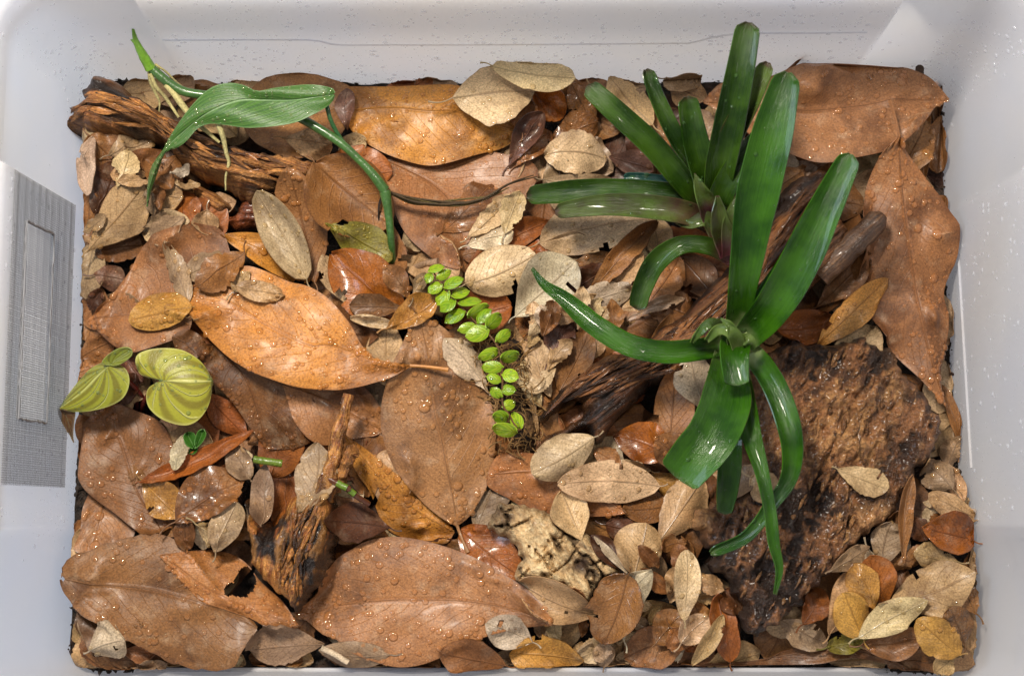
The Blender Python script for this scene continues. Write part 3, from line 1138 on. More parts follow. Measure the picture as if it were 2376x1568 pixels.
def scraps(area, n, l0=45, l1=95):
    """broken little leaves strewn over part of the litter"""
    q = pts(area)
    lo, hi = q.min(0), q.max(0)
    k = 0
    while k < n:
        u, v = lo + (hi - lo) * rng.random(2)
        if not inside(np.array([u]), np.array([v]), q)[0]:
            continue
        k += 1
        th = rng.random() * 6.28
        Ln = l0 + (l1 - l0) * rng.random()
        c, s_ = math.cos(th) * Ln / 2, math.sin(th) * Ln / 2
        small('Z', u - c, v - s_, u + c, v + s_, Ln * (0.35 + 0.25 * rng.random()), ['tan', 'pale', 'brown', 'tan', 'grey', 'pale', 'white', 'brown'][int(rng.integers(0, 8))], '',
              drops=4, filler='scrap', stalk=0.004 if k % 3 == 0 else 0, rag=0.3, edge=0.10, holes=((0.05 + 0.9 * rng.random(), rng.choice([-0.9, 0.9]), 0.08 + 0.1 * rng.random(), 0.5),), curl=float(rng.normal(0.3, 0.5)))


def slivers(name, parent, org, line, band, n, mat, l0, l1, r0, r1):
    """torn fibres lying along a piece of wood"""
    q = spline(pts(line), 80)
    items, uvs, tn = [], [], []
    for _ in range(n):
        i = int(rng.integers(4, 76))
        d = q[i + 3] - q[i - 3]; d /= np.linalg.norm(d)
        nrm = np.array([-d[1], d[0]])
        a = d * math.cos(0.16 * rng.normal()) + nrm * math.sin(0.16 * rng.normal())
        Ln = (l0 + (l1 - l0) * rng.random())
        c = q[i] + nrm * band * rng.uniform(-1, 1)
        pp = np.array([c + a * Ln * t + nrm * 2.0 * math.sin(3 * t + i) for t in np.linspace(-0.5, 0.5, 9)])
        w = P(pp[:, 0], pp[:, 1], np.full(9, 0.045))
        z = h_at(w[:, 0], w[:, 1])
        if z.min() < 0.028:
            continue
        z = 0.5 * z + 0.5 * z.mean() + 0.0006 + rng.random() * 0.0014
        path = np.stack([w[:, 0], w[:, 1], z], -1)
        rr = (r0 + (r1 - r0) * rng.random()) * np.array([0.15, 0.6, 0.9, 1, 1, 0.95, 0.8, 0.5, 0.1])
        v, f, u = tube(path, rr, 6, 0.25, i)
        items.append((v, f)); uvs.append(np.stack([u[:, 0] * 0.05 + rng.random(), u[:, 1] * 0.01 + rng.random()], -1))
        tn.append(np.tile((0.25 + 0.6 * rng.random(), rng.random() ** 2, 0), (len(v), 1)))
    v, f = merge(items)
    o = mesh_obj(name, v, f, mat, org, parent, np.vstack(uvs), None, True, np.vstack(tn))
    o['kind'] = 'stuff'
# ---------------------------------------------------------------- wood materials
c3 = lambda *c: tuple(lin(c))
W_DRIFT = wood_material('orange driftwood', c3(226, 158, 84), c3(150, 90, 45), c3(42, 24, 13), 0.55, (22, 300), 0.45, 0.08, 0.0026, 500.0, 0.55, 70.0, 0.4)
W_BURN = wood_material('charred driftwood', c3(234, 164, 84), c3(150, 82, 34), c3(34, 18, 10), 1.0, (30, 150), 0.33, 0.25, 0.0024, 500.0, 0.46, 95.0, 0.3)
W_ROOT = wood_material('wet root', c3(184, 124, 70), c3(118, 70, 37), c3(44, 25, 14), 0.2, (14, 380), 0.34, 0.25, 0.0026, 500.0, 0.50, 60.0, 0.35)
W_BARK = wood_material('wet bark', c3(214, 160, 102), c3(152, 102, 63), c3(72, 46, 29), 0.0, (48, 85), 0.36, 0.3, 0.0052, 520.0, 0.34, 60.0, 0.35)
W_CORK = wood_material('pale cork', c3(240, 212, 160), c3(212, 172, 118), c3(96, 66, 42), 0.15, (60, 130), 0.6, 0.05, 0.0026, 500.0, 0.40)
W_GREY = wood_material('grey brown branch', c3(140, 104, 70), c3(104, 70, 42), c3(48, 30, 18), 0.3, (10, 240), 0.38, 0.3, 0.0012)

# ---------------------------------------------------------------- leaves buried low, seen only in gaps
FILL = ['brown', 'tan', 'rust', 'tan', 'brown', 'grey', 'pale', 'tan', 'brown', 'tan', 'magd']


def buried(nu, nv, l0, l1, ratio, kind, u0=285, u1=2110, v0=270, v1=1460, tones=FILL):
    spots = [(u, v) for u in np.linspace(u0, u1, nu) for v in np.linspace(v0, v1, nv)]
    random.shuffle(spots)
    for u, v in spots:
        u = min(max(u + rng.normal(0, 30), u0), u1); v = min(max(v + rng.normal(0, 30), v0), v1)
        th = rng.random() * 6.28
        Ln = l0 + (l1 - l0) * rng.random()
        for q in range(6):                                  # keep the ends inside the tub
            eu, ev = abs(math.cos(th)) * Ln / 2, abs(math.sin(th)) * Ln / 2
            if 200 < u - eu and u + eu < 2185 and 205 < v - ev and v + ev < 1535:
                break
            th = rng.random() * 6.28; Ln *= 0.9
        c, s_ = math.cos(th) * Ln / 2, math.sin(th) * Ln / 2
        small('Z', u - c, v - s_, u + c, v + s_, Ln * ratio * (0.85 + 0.3 * rng.random()), tones[int(rng.integers(0, len(tones)))], '', drops=6, filler=True, stalk=0)


buried(9, 6, 260, 360, 0.46, 'large', 330, 2060, 320, 1420, ['magd', 'brown', 'rust', 'mag', 'dark'])
buried(19, 12, 110, 175, 0.55, 'small')
# a row pressed along every wall
for k in range(76):
    t = rng.random()
    side = k % 4
    u, v = ((215, 215 + 1300 * t), (2178, 215 + 1300 * t), (225 + 1940 * t, 212), (225 + 2000 * t, 1528))[side]
    th = (math.pi / 2 if side < 2 else 0) + rng.normal(0, 0.35)
    c, s_ = math.cos(th) * 62, math.sin(th) * 62
    small('Z', u - c, v - s_, u + c, v + s_, 62 + 20 * rng.random(), FILL[int(rng.integers(0, len(FILL)))], '', drops=3, filler=True, stalk=0, stiff=0.5, arch=0.0, curl=0.1)

for u, v, th in ((232, 1488, 1.2), (262, 1522, 0.2), (225, 1440, 1.6), (330, 1528, 0.1), (2225, 1500, 1.9), (2190, 1528, 0.2), (2232, 1440, 1.5), (2120, 1532, 0.0)):
    small('Z', u - math.cos(th) * 60, v - math.sin(th) * 60, u + math.cos(th) * 60, v + math.sin(th) * 60, 70, FILL[int(rng.integers(0, len(FILL)))], '', drops=3, filler=True, stalk=0, stiff=0.5)

# ---------------------------------------------------------------- low layer
large('G 700,330 640,560 600,790', 'G 590,350 535,500 525,640 500,760', 'G 860,420 880,600 800,760', 'mag', 'large brown leaf standing against the left wall, its top under another large leaf', drops=70)
large('G 560,1050 640,1200 760,1400', 'G 505,1120 525,1250 580,1380 640,1440', 'G 700,1050 800,1200 840,1350', 'magd', 'dark brown leaf edge under the large bottom left leaf', drops=30)
large('Z 830,240 700,275 565,290', 'Z 815,205 760,182 690,171 610,186 575,230', 'Z 790,330 700,385 620,355 580,320', 'magr', 'reddish brown large leaf behind the green vine leaf at the far wall', lift=0.010, fold=0.15, drops=90)
large('Z 890,368 1000,425 1060,500 1088,640', 'Z 900,440 940,545 1000,605 1050,632', 'Z 980,350 1120,350 1245,388 1215,470 1140,565 1100,615', 'mag', 'large brown leaf under the root strands, below the tan orange one', fold=0.12, drops=170)
large('B 60,720 300,700 560,722 800,745 1165,855', 'B 50,640 75,565 300,552 560,548 800,552 1000,620 1100,740', 'B 55,800 160,905 290,985 460,1045 640,1062 880,1000 1080,935', 'orange', 'large tan orange leaf lying along the far wall, folded at its midrib', fold=0.05, curl=-0.14, drops=330, big=0.05, arch=0.03, tipcurl=0.02)
small('A', 600, 890, 790, 1110, 210, 'brown', 'brown leaf under the driftwood fork by the left wall', drops=5)
small('A', 600, 1350, 730, 1050, 170, 'dark', 'dark reddish leaf low against the left wall', stalk=0)
small('D', 640, 190, 930, 130, 180, 'magd', 'dark red brown leaf under the tan leaf with the black stalk')
small('A', 730, 1010, 960, 890, 140, 'grey', 'grey brown leaf just below the driftwood log')
small('A', 800, 1255, 1010, 950, 185, 'brown', 'shaded brown leaf slanting beneath the driftwood log', drops=4)
small('A', 1040, 1230, 1130, 1010, 150, 'brown', 'small brown leaf below the middle of the log', drops=4)
small('A', 1230, 1200, 1330, 1060, 130, 'brown', 'small brown leaf touching the lower side of the log', drops=3)
small('A', 590, 1262, 640, 922, 105, 'white', 'narrow pale leaf standing against the left wall under the log', bend=-0.06, drops=2, stalk=0)
small('A', 690, 1300, 900, 1225, 125, 'tan', 'tan leaf half hidden behind the stalked leaf at left')
small('A', 1160, 1230, 1200, 1460, 190, 'rust', 'orange brown leaf below the log, between two tan leaves')
small('A', 930, 1190, 1165, 1270, 210, 'tan', 'round tan leaf with bright droplets under the vine leaf tip', drops=22, wet=True)
small('A', 915, 1480, 1235, 1445, 180, 'pale', 'pale tan leaf between the stalked leaf and the large left leaf')
small('A', 1310, 1335, 1320, 1480, 135, 'tan', 'small tan leaf end poking up by the log splinter')
small('D', 565, 165, 935, -228, 235, 'tan', 'broad tan leaf with a black stalk touching the left wall', stalk=0.014, stalk_dir='D 525,205', drops=18, fold=0.1)
small('D', 620, 325, 790, 350, 140, 'purple', 'dim greyish leaf in the shade by the left wall')
small('D', 560, 530, 645, 415, 75, 'dark', 'narrow dark leaf edge by the left wall', stalk=0)
small('D', 510, 852, 745, 745, 145, 'brown', 'brown leaf with torn point by the lower corner of the vent', rag=0.3)
small('D', 490, 970, 690, 880, 90, 'brown', 'brown leaf behind the velvet plant by the wall')
small('D', 800, 850, 910, 990, 130, 'purple', 'dull brown leaf between the two velvet leaves')
small('D', 760, 1130, 860, 950, 130, 'dark', 'dark leaf beneath the velvet plant stalks', stalk=0, drops=0)
small('D', 1340, 1090, 1570, 1340, 150, 'rust', 'orange brown leaf below the round velvet leaf', drops=14)

# ---------------------------------------------------------------- driftwood log, upper left
def rel_log(al, ac, d):
    g = ridged(al * 22, ac * 170, 3, 3)
    w = fbm(al * 30, ac * 60, 8, 4)
    k = ridged(al * 14 + 3, ac * 150, 12, 2)
    return 0.011 * (w - 0.5) + 0.0062 * (g - 0.6) + 0.008 * (k - 0.75), fbm(al * 25, ac * 90, 21, 3) * 1.6 - 0.62


log = thing('driftwood_log', P(450, 320, 0.02), 'forked orange brown driftwood log leaning into the upper left corner', 'driftwood')
LORG = tuple(log.location)
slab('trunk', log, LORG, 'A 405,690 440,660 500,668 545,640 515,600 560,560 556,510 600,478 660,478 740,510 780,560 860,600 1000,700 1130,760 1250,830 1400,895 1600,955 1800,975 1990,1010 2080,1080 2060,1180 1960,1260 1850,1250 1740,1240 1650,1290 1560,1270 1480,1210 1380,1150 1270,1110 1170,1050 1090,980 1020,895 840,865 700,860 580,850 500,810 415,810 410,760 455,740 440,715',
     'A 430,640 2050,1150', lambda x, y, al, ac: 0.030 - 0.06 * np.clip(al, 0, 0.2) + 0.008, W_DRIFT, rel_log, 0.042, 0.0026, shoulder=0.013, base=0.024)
def rel_chip(al, ac, d):
    return 0.003 * (ridged(al * 30, ac * 300, 6, 3) - 0.6) + 0.004 * (fbm(al * 60, ac * 60, 9) - 0.5), fbm(al * 40, ac * 90, 2) * 2 - 0.5
slab('splinter', log, LORG, 'A 1210,1190 1240,1165 1330,1200 1420,1260 1475,1310 1440,1350 1380,1380 1320,1330 1250,1260', 'A 1210,1180 1470,1330', 0.011, W_DRIFT, rel_chip, 0.032, 0.001, 0.0009, 0.022, 0.006)
slab('knot', log, LORG, 'A 1390,1330 1480,1360 1540,1260 1620,1250 1680,1290 1740,1300 1760,1360 1680,1420 1620,1450 1500,1460 1410,1410', 'A 1390,1380 1760,1350', 0.012, wood_material('red rotten wood', c3(150, 80, 40), c3(92, 44, 22), c3(44, 20, 11), 0.3, (70, 90), 0.3, 0.5, 0.0022), rel_chip, 0.030, 0.0016, 0.0009, 0.020, 0.007)

slivers('torn_fibres', log, LORG, 'A 460,760 700,690 1000,800 1400,1010 1900,1120', 28, 75, W_DRIFT, 40, 110, 0.0007, 0.0022)
scraps('A 600,900 1100,1000 1400,1250 1350,1500 900,1560 600,1500', 12)
# ---------------------------------------------------------------- left and centre
large('D 1290,520 1100,540 830,570 555,600', 'D 1475,300 1480,170 1400,32 1150,38 920,130 830,285 740,420 650,510', 'D 1230,700 1130,745 1000,790 870,822 740,772 610,660', 'mag', 'large brown leaf with a pointed tip facing the left wall', fold=0.12, drops=190, holes=((0.02, -0.9, 0.03, 0.5),))
small('D', 1330, 810, 1120, 720, 150, 'magd', 'brown leaf corner between the two biggest left leaves', stalk=0)
large('D 1380,770 1560,960 1640,1180 1690,1420', 'D 1230,770 1290,840 1340,970 1480,1120 1600,1300', 'D 1700,850 1980,1080 2100,1290 1950,1400 1800,1425', 'magd', 'dark brown wet leaf under the main orange leaf', drops=220, big=0.05, fold=0.08)
large('Z 660,895 760,930 890,1000', 'Z 740,870 820,880 880,940', 'Z 690,985 745,1032 831,1016 870,1010', 'mag', 'brown leaf behind the charred branch, below the main orange leaf', drops=60, big=0.3)
large('H 745,645 520,520 300,330 60,35', 'H 690,722 560,712 400,682 285,600 205,395 110,240', 'H 700,590 590,480 480,370 370,275 210,140', 'orange', 'long orange leaf with a black tear, tucked under the central brown leaf', fold=-0.15, drops=150, big=0.08, holes=((0.60, -0.75, 0.022, 0.4),))
small('H', 790, 640, 1160, 925, 250, 'rust', 'dark orange wet leaf touching the pale cork bark', wet=True, drops=26, stalk=0)
large('H 760,612 728,420 690,220 E 655,1330 618,1200 592,1000 570,800 530,612', 'H 660,560 545,465 430,330 345,205 295,60 E 277,1260 292,1110 340,985 400,835 470,690',
      'H 840,545 930,400 985,250 1005,80 E 1002,1260 962,1085 880,950 790,810 705,690 600,628', 'magp', 'large smooth brown leaf in the centre, its stalk pointing down', fold=-0.05, curl=-0.05, drops=260, big=0.3, stalk=0.018, stalk_dir='H 832,782', lift=0.002)
small('D', 1450, 90, 1960, 340, 170, 'orange', 'orange leaf strip under the tan leaf with bright droplets', drops=22, big=0.2, stalk=0)
small('A', 1720, 1440, 1870, 1290, 190, 'brown', 'brown leaf lobe left of the droplet covered brown leaf')
small('D', 2000, 345, 1875, -310, 270, 'brown', 'broad brown leaf with large droplets right of the log end', drops=60, big=0.5, a=1.25)
small('A', 1830, 900, 2110, 925, 160, 'tan', 'tan leaf under the green vine stem near the far wall')
small('B', 10, 955, 180, 905, 110, 'pale', 'pale leaf under the green vine stem')
small('B', 60, 820, 62, 570, 110, 'purple', 'brown leaf end left of the tan orange leaf', stalk=0)
small('Z', 760, 385, 908, 402, 92, 'rust', 'rust brown leaf with three bright droplets under the vine', drops=14)
small('Z', 742, 395, 905, 525, 150, 'brown', 'broad brown leaf at the end of the log beside the vine stem', drops=22, a=1.0)
small('Z', 765, 530, 908, 605, 84, 'olive', 'olive green leaf beside the vine stem', drops=40, big=0.0)
small('D', 1945, 325, 1655, -180, 205, 'pale', 'pale tan leaf dotted with bright droplets above the orange leaf', drops=30, a=0.9)
large('Z 958,853 905,846 850,832 770,806 D 1980,775 1700,640 1450,490 1222,412', 'D 2520,960 2330,790 2250,650 2110,485 1980,402 1850,366 1700,300 1560,270 1400,330',
      'Z 915,879 857,897 806,907 D 2100,1060 1950,1050 1800,1010 1600,930 1450,830 1320,700 1252,600 1228,500', 'orange', 'biggest orange leaf, shiny and beaded with water, left of centre', fold=0.14, curl=-0.16, drops=420, big=0.16, stalk=0.026, stalk_dir='E 705,922', arch=0.03, lift=0.001)
small('D', 1500, 425, 1595, 305, 90, 'tan', 'tiny tan leaf under the torn brown leaf')
small('D', 1525, 400, 1808, 440, 112, 'tan', 'small tan leaf lying on the biggest orange leaf', stalk=0.003)
small('D', 1190, 330, 1432, 205, 195, 'grey', 'two toned tan leaf on the large pointed leaf', bend=0.05)
small('D', 1550, 175, 1272, 395, 190, 'brown', 'brown ragged leaf with a dark upright stalk', stalk=0.011, stalk_dir='D 1570,98', rag=0.5, edge=0.1)
small('D', 1217, 500, 1075, 130, 125, 'grey', 'narrow grey leaf with a torn top on the pointed leaf', rag=0.5, holes=((0.92, 0.5, 0.05, 0.6),), stalk=0)
small('D', 1237, 540, 835, 610, 205, 'gold', 'oval golden leaf with one big drop on the pointed leaf', drops=40, big=0.3, stalk=0.002)
small('Z', 815, 715, 752, 600, 52, 'pale', 'pale curled leaf rim around the orange crumpled leaf', curl=0.6)
small('Z', 928, 735, 772, 592, 118, 'amber', 'crumpled orange brown leaf above the fern end', wave=0.003, drops=12, wet=True)
small('E', 400, 525, 85, 520, 125, 'magd', 'brown leaf under the crumpled orange brown leaf', drops=8)
small('E', 355, 640, 85, 590, 60, 'pale', 'thin pale leaf edge beside the biggest orange leaf', stalk=0)
small('E', 455, 470, 305, 275, 125, 'brown', 'small reddish brown leaf right of the crumpled leaf')
small('E', 480, 445, 558, 305, 65, 'grey', 'small grey leaf beside the top of the fern')
small('E', 330, 668, 632, 470, 150, 'gold', 'glossy golden leaf with droplets pointing at the fern', drops=14, wet=True, bend=0.05, fold=0.2)
small('E', 955, 1062, 690, 745, 175, 'white', 'pale lobed leaf beside the fern on the central leaf', edge=0.16, drops=16, stalk=0.002)

# ---------------------------------------------------------------- top centre
small('B', 1330, 560, 1510, 650, 150, 'brown', 'brown leaf against the far wall, beside the two tan leaves', wet=True)
small('B', 1250, 615, 1440, 735, 160, 'amber', 'wet amber leaf right of the tan pair', wet=True, drops=12)
small('B', 1490, 555, 1630, 790, 140, 'brown', 'brown leaf beside the leftmost bromeliad blade', wet=True)
small('B', 1355, 900, 1650, 790, 180, 'brown', 'wet purplish brown leaf above the pale oval leaf', wet=True, drops=20, wave=0.003)
small('B', 1140, 1065, 1350, 830, 140, 'brown', 'wet brown leaf beside the tip of the tan orange leaf', wet=True)
small('B', 1175, 845, 1205, 645, 155, 'brown', 'brown leaf under the broad tan leaf', drops=8)
small('B', 1092, 1045, 1305, 735, 135, 'purple', 'narrow shiny purplish leaf at the tan orange leaf tip', wet=True, fold=0.2)
small('B', 750, 655, 1240, 605, 340, 'pale', 'broad tan leaf at the far wall under another tan leaf', lift=0.010, stalk=0.016, drops=30, a=1.05)
small('B', 1000, 490, 1497, 545, 200, 'pale', 'long tan leaf on top at the far wall', lift=0.012, stalk=0.008, drops=24)
small('B', 1330, 1165, 1875, 1190, 120, 'grey', 'grey leaf under the flat bromeliad blade')
small('B', 1325, 1000, 1708, 1003, 240, 'pale', 'pale oval leaf with a rusty spot', stalk=0.002, drops=14, a=1.0)
small('B', 1870, 800, 2020, 1060, 160, 'dark', 'dark reddish leaf under the bromeliad blades', drops=4)
small('B', 1735, 1010, 2000, 1100, 125, 'purple', 'purplish leaf under the slanting bromeliad blade')
small('B', 1635, 555, 1760, 660, 125, 'tan', 'tan crumpled leaf between bromeliad and far wall')
small('B', 1995, 805, 1735, 515, 240, 'tan', 'tan leaf behind the leftmost two bromeliad blades')
small('Z', 1640, 330, 1615, 255, 60, 'grey', 'pale leaf seen between the bromeliad blades')
small('Z', 1645, 235, 1560, 195, 72, 'tan', 'tan leaf behind the upright bromeliad blades')
small('Z', 1546, 150, 1618, 205, 90, 'grey', 'brown blotched leaf standing at the far wall behind the bromeliad', stalk=0.008, curl=0.3, wave=0.003, lift=0.006)

# ---------------------------------------------------------------- right side
small('C', 1580, 450, 1570, 1150, 95, 'brown', 'long thin brown leaf on edge in the far right corner', stalk=0.004, fold=0.5)
small('C', 1440, 1120, 1590, 780, 190, 'brown', 'brown leaf with big drops in the far right corner', drops=14, big=0.7)
large('C 155,682 450,690 800,735 1100,708 1400,662 1735,655', 'C 300,540 560,520 720,470 850,415 1000,370 1200,395 1400,425 1560,490 1660,570', 'C 260,745 480,930 720,1032 900,1078 1100,1050 1290,1005 1420,940 1560,800 1650,690',
      'magp', 'large brown leaf in the far right corner with a long drop on its midrib', fold=0.10, drops=260, big=0.22, curl=-0.06, lift=0.016)
small('C', 825, 1070, 630, 1190, 140, 'mag', 'pinkish brown leaf corner under the far right leaf', stalk=0)
large('Z 2062,338 2082,480 2103,600 2132,740 2162,860 2190,945', 'Z 2022,385 1996,470 1990,580 2000,690 2050,790 2130,880', 'Z 2130,418 2186,480 2217,545 2215,605 2190,680 2201,735 2196,795 2180,865 2184,920',
      'mag', 'large brown leaf along the right wall with a wavy edge', fold=-0.12, drops=230, big=0.28, stalk=0.02, stalk_dir='C 1365,640', lift=0.010)
small('F', 1848, 1470, 1695, 1030, 75, 'brown', 'narrow twisted leaf on edge against the right wall', fold=0.5, stalk=0.003)

# leaves the root and the bark lie on
small('E', 800, 205, 1015, 180, 110, 'brown', 'brown leaf under the pale curled pair')
small('B', 680, 1490, 1000, 1150, 240, 'brown', 'sodden brown leaf on the large leaf under the root strands', wet=True, drops=16, wave=0.003)
small('E', 1500, 290, 1770, 205, 115, 'magd', 'dark brown leaf right of the big pale oval')
small('E', 1415, 480, 1710, 300, 140, 'dark', 'dark leaf hollow between pale leaves right of the fern', drops=3)
small('E', 1180, 175, 1330, 190, 120, 'rust', 'rust brown leaf under the big pale oval')
small('E', 840, 285, 1345, -30, 150, 'rust', 'long rust orange leaf slanting up to the bromeliad', fold=0.25, drops=26, stalk=0.003)
small('E', 840, 130, 1112, 55, 130, 'white', 'greyish papery leaf below the curled pale pair', wave=0.003)
small('B', 842, 1510, 1092, 1238, 130, 'pale', 'pale curled leaf slanting at the end of the root strands', curl=0.5, rag=0.4)
small('B', 1070, 1500, 1165, 1232, 135, 'pale', 'second pale curled leaf beside the bromeliad tip', curl=0.45, rag=0.4)
small('E', 1300, 130, 1962, -20, 300, 'pale', 'big pale oval leaf under the bromeliad with a notch', stalk=0.014, drops=30, a=1.0, holes=((0.55, 0.9, 0.03, 0.25),))
small('E', 1720, 415, 1935, 195, 140, 'tan', 'tan leaf in shade between curled leaf and bromeliad blade')
small('E', 1970, 505, 2180, 200, 220, 'brown', 'brown leaf behind the drooping bromeliad blade', rag=0.3)
small('E', 1915, 560, 2205, 470, 70, 'grey', 'thin greyish leaf at the drooping blade tip')
small('E', 1615, 435, 2025, -5, 120, 'brown', 'long brown leaf curled into a boat beside the bromeliad', curl=0.7, fold=0.3)
small('E', 1130, 585, 1335, 722, 115, 'brown', 'brown leaf under the cracked pale leaf')
small('E', 1335, 725, 1310, 480, 140, 'pale', 'pale leaf lower part under the cracked pale leaf')
small('E', 1600, 860, 1660, 690, 110, 'tan', 'tan leaf touching the upper side of the wet root')
small('E', 1740, 700, 1745, 580, 120, 'tan', 'crumpled tan leaf above the wet root', wave=0.003, rag=0.4)
small('E', 1555, 555, 1660, 700, 120, 'brown', 'light brown leaf beneath the arching bromeliad blade')
small('E', 1420, 1045, 1600, 685, 180, 'brown', 'smooth brown leaf slanting onto the wet root', drops=4)
small('E', 1350, 862, 1450, 555, 160, 'purple', 'shiny purplish brown leaf under the arching blade', wet=True)
small('E', 828, 380, 1250, 205, 255, 'pale', 'yellowish tan leaf right of the fern top', stalk=0.013, drops=20, a=0.95, bend=0.05)
small('E', 1140, 575, 1505, 245, 300, 'white', 'cracked pale leaf at the arching blade tip', stalk=0.006, drops=8, edge=0.08, holes=((0.75, 0.75, 0.02, 0.25),))
small('E', 1495, 510, 1865, 405, 155, 'white', 'pale leaf right of the arching blade tip', drops=10, rag=0.25)
small('E', 1290, 1155, 1212, 850, 120, 'pale', 'pale narrow leaf with a small hole beside the moss', holes=((0.80, 0.1, 0.03, 0.22),))
small('E', 1355, 1085, 1255, 715, 140, 'pale', 'pale torn leaf leaning on the wet root', rag=0.6, edge=0.1)

# ---------------------------------------------------------------- wet root across the right half
def rel_root(al, ac, d):
    g = ridged(al * 16, ac * 190, 31, 3)
    w = fbm(al * 34, ac * 90, 33, 4)
    f = ridged(al * 9, ac * 120, 35, 2)
    return 0.009 * (w - 0.5) + 0.0058 * (g - 0.6) + 0.008 * (f - 0.75), fbm(al * 40, ac * 110, 37, 3) * 1.7 - 0.75


root = thing('driftwood_root', P(1500, 880, 0.02), 'dark wet driftwood root running diagonally under both bromeliads', 'driftwood')
RORG = tuple(root.location)
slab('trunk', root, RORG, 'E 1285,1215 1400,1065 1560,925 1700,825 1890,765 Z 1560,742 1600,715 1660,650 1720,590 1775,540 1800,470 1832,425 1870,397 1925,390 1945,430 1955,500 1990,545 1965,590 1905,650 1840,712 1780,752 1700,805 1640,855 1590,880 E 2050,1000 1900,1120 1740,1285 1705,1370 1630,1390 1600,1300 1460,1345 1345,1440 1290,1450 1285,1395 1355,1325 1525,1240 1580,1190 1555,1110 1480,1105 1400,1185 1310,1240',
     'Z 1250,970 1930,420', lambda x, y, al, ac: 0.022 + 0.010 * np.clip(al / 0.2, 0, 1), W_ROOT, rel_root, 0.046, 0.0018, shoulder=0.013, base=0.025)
stub = np.vstack([P(*q, z) for q, z in zip(pts('Z 1900,640 1945,598 1985,560 2020,528 2048,500'), (0.044, 0.048, 0.050, 0.050, 0.050))])
v, f, u = tube(spline(stub, 26), np.interp(np.linspace(0, 1, 26), (0, .6, .92, 1), (0.0085, 0.0078, 0.0066, 0.0034)), 22, 0.16, 4)
mesh_obj('branch_stub', v, f, W_GREY, RORG, root, np.stack([u[:, 0] * 0.07, u[:, 1] * 0.045], -1), col=np.tile((0.5, 0.1, 0), (len(v), 1)))

slivers('torn_fibres', root, RORG, 'E 1330,1230 1700,1000 Z 1620,780 1760,640 1880,450', 34, 170, W_ROOT, 50, 170, 0.0006, 0.0018)
# ---------------------------------------------------------------- leaves around the root and the cork
large('Z 1130,1100 1250,1095 1360,1130 1455,1190', 'H 1000,180 1060,152 1240,150 1480,230 1700,390', 'H 958,360 1080,430 1200,498 1350,535 1500,548 1700,548', 'magr', 'orange brown leaf between the moss plug and the cork bark', fold=0.08, drops=90, big=0.25)
small('E', 2092, 1420, 2130, 930, 205, 'brown', 'long brown leaf right of the wet root end', drops=6, stalk=0.006, holes=((0.35, -0.85, 0.05, 0.2),))
small('F', 170, 1172, 70, 850, 225, 'white', 'very pale cracked leaf left of the lower bromeliad', edge=0.1, holes=((0.8, -0.8, 0.05, 0.3), (0.6, 0.9, 0.02, 0.3)))
small('E', 2110, 1480, 1765, 1345, 215, 'amber', 'amber curled leaf with a torn hollow below the root', curl=0.35, wave=0.003, wet=True)
small('H', 1990, 255, 1640, 215, 85, 'pale', 'thin pale leaf edge above the long pale leaf')
small('H', 1640, 130, 1800, 240, 120, 'brown', 'brown leaf in the gap below the root')
small('H', 2230, 190, 2020, 60, 190, 'brown', 'brown leaf under the bromeliad blade above the stalked pale leaf')
small('H', 1715, 600, 1950, 640, 160, 'dark', 'dark leaf low beside the cork bark', drops=2)
small('H', 2130, 470, 1815, 500, 170, 'brown', 'wet brown leaf below the long pale leaf', wet=True, drops=18)
small('H', 1985, 285, 2235, 400, 130, 'gold', 'golden brown leaf at the stalk of the long pale leaf')
small('H', 1620, 55, 1245, 275, 225, 'pale', 'pale veined leaf below the root end', drops=14, a=1.2)

def rel_cork(al, ac, d):
    cr = ridged(al * 55, ac * 150, 41, 3)
    cx = ridged(al * 140 + 4, ac * 60, 44, 2)
    w = fbm(al * 40, ac * 50, 46, 4)
    fis = np.clip((cr - 0.78) / 0.2, 0, 1)
    return 0.012 * (w - 0.5) - 0.010 * fis - 0.006 * np.clip((cx - 0.8) / 0.2, 0, 1), np.clip(w * 1.8 - 0.35, 0, 1) * (1 - fis)


cork = thing('cork_bark', P(1260, 1240, 0.015), 'pale fissured piece of cork bark near the bottom centre', 'bark')
slab('bark_piece', cork, tuple(cork.location), 'H 1030,450 1150,470 1400,545 1560,655 1640,690 1760,800 1810,900 1720,965 1650,1000 1610,1120 1480,1025 1350,990 1200,955 1140,962 1130,900 1180,820 1080,700 950,605 1000,535',
     'H 1180,560 1560,1040', 0.017, W_CORK, rel_cork, 0.042, 0.0022, shoulder=0.007, base=0.029)
small('H', 1545, 692, 1425, 395, 200, 'pale', 'pale leaf pointing down onto the cork bark', stalk=0.004)
small('H', 2042, 355, 1415, 345, 225, 'pale', 'long pale leaf with a hooked stalk right of the central leaf', stalk=0.016, drops=26, a=1.0, stalk_dir='H 2105,340')
small('H', 1862, 915, 1615, 675, 115, 'dark', 'dark curled leaf with a pale inner strip on the cork', curl=0.5, fold=0.2, drops=3)
small('H', 1840, 900, 1640, 680, 45, 'white', 'thin pale strip of leaf inside the dark curl', stalk=0, drops=0)
small('Z', 1528, 1252, 1628, 1112, 92, 'tan', 'tan brown leaf with drops left of the bark slab', drops=14)
small('H', 1885, 905, 1965, 600, 260, 'tan', 'smooth tan leaf with a long midrib right of the cork', drops=12, stalk=0.006)

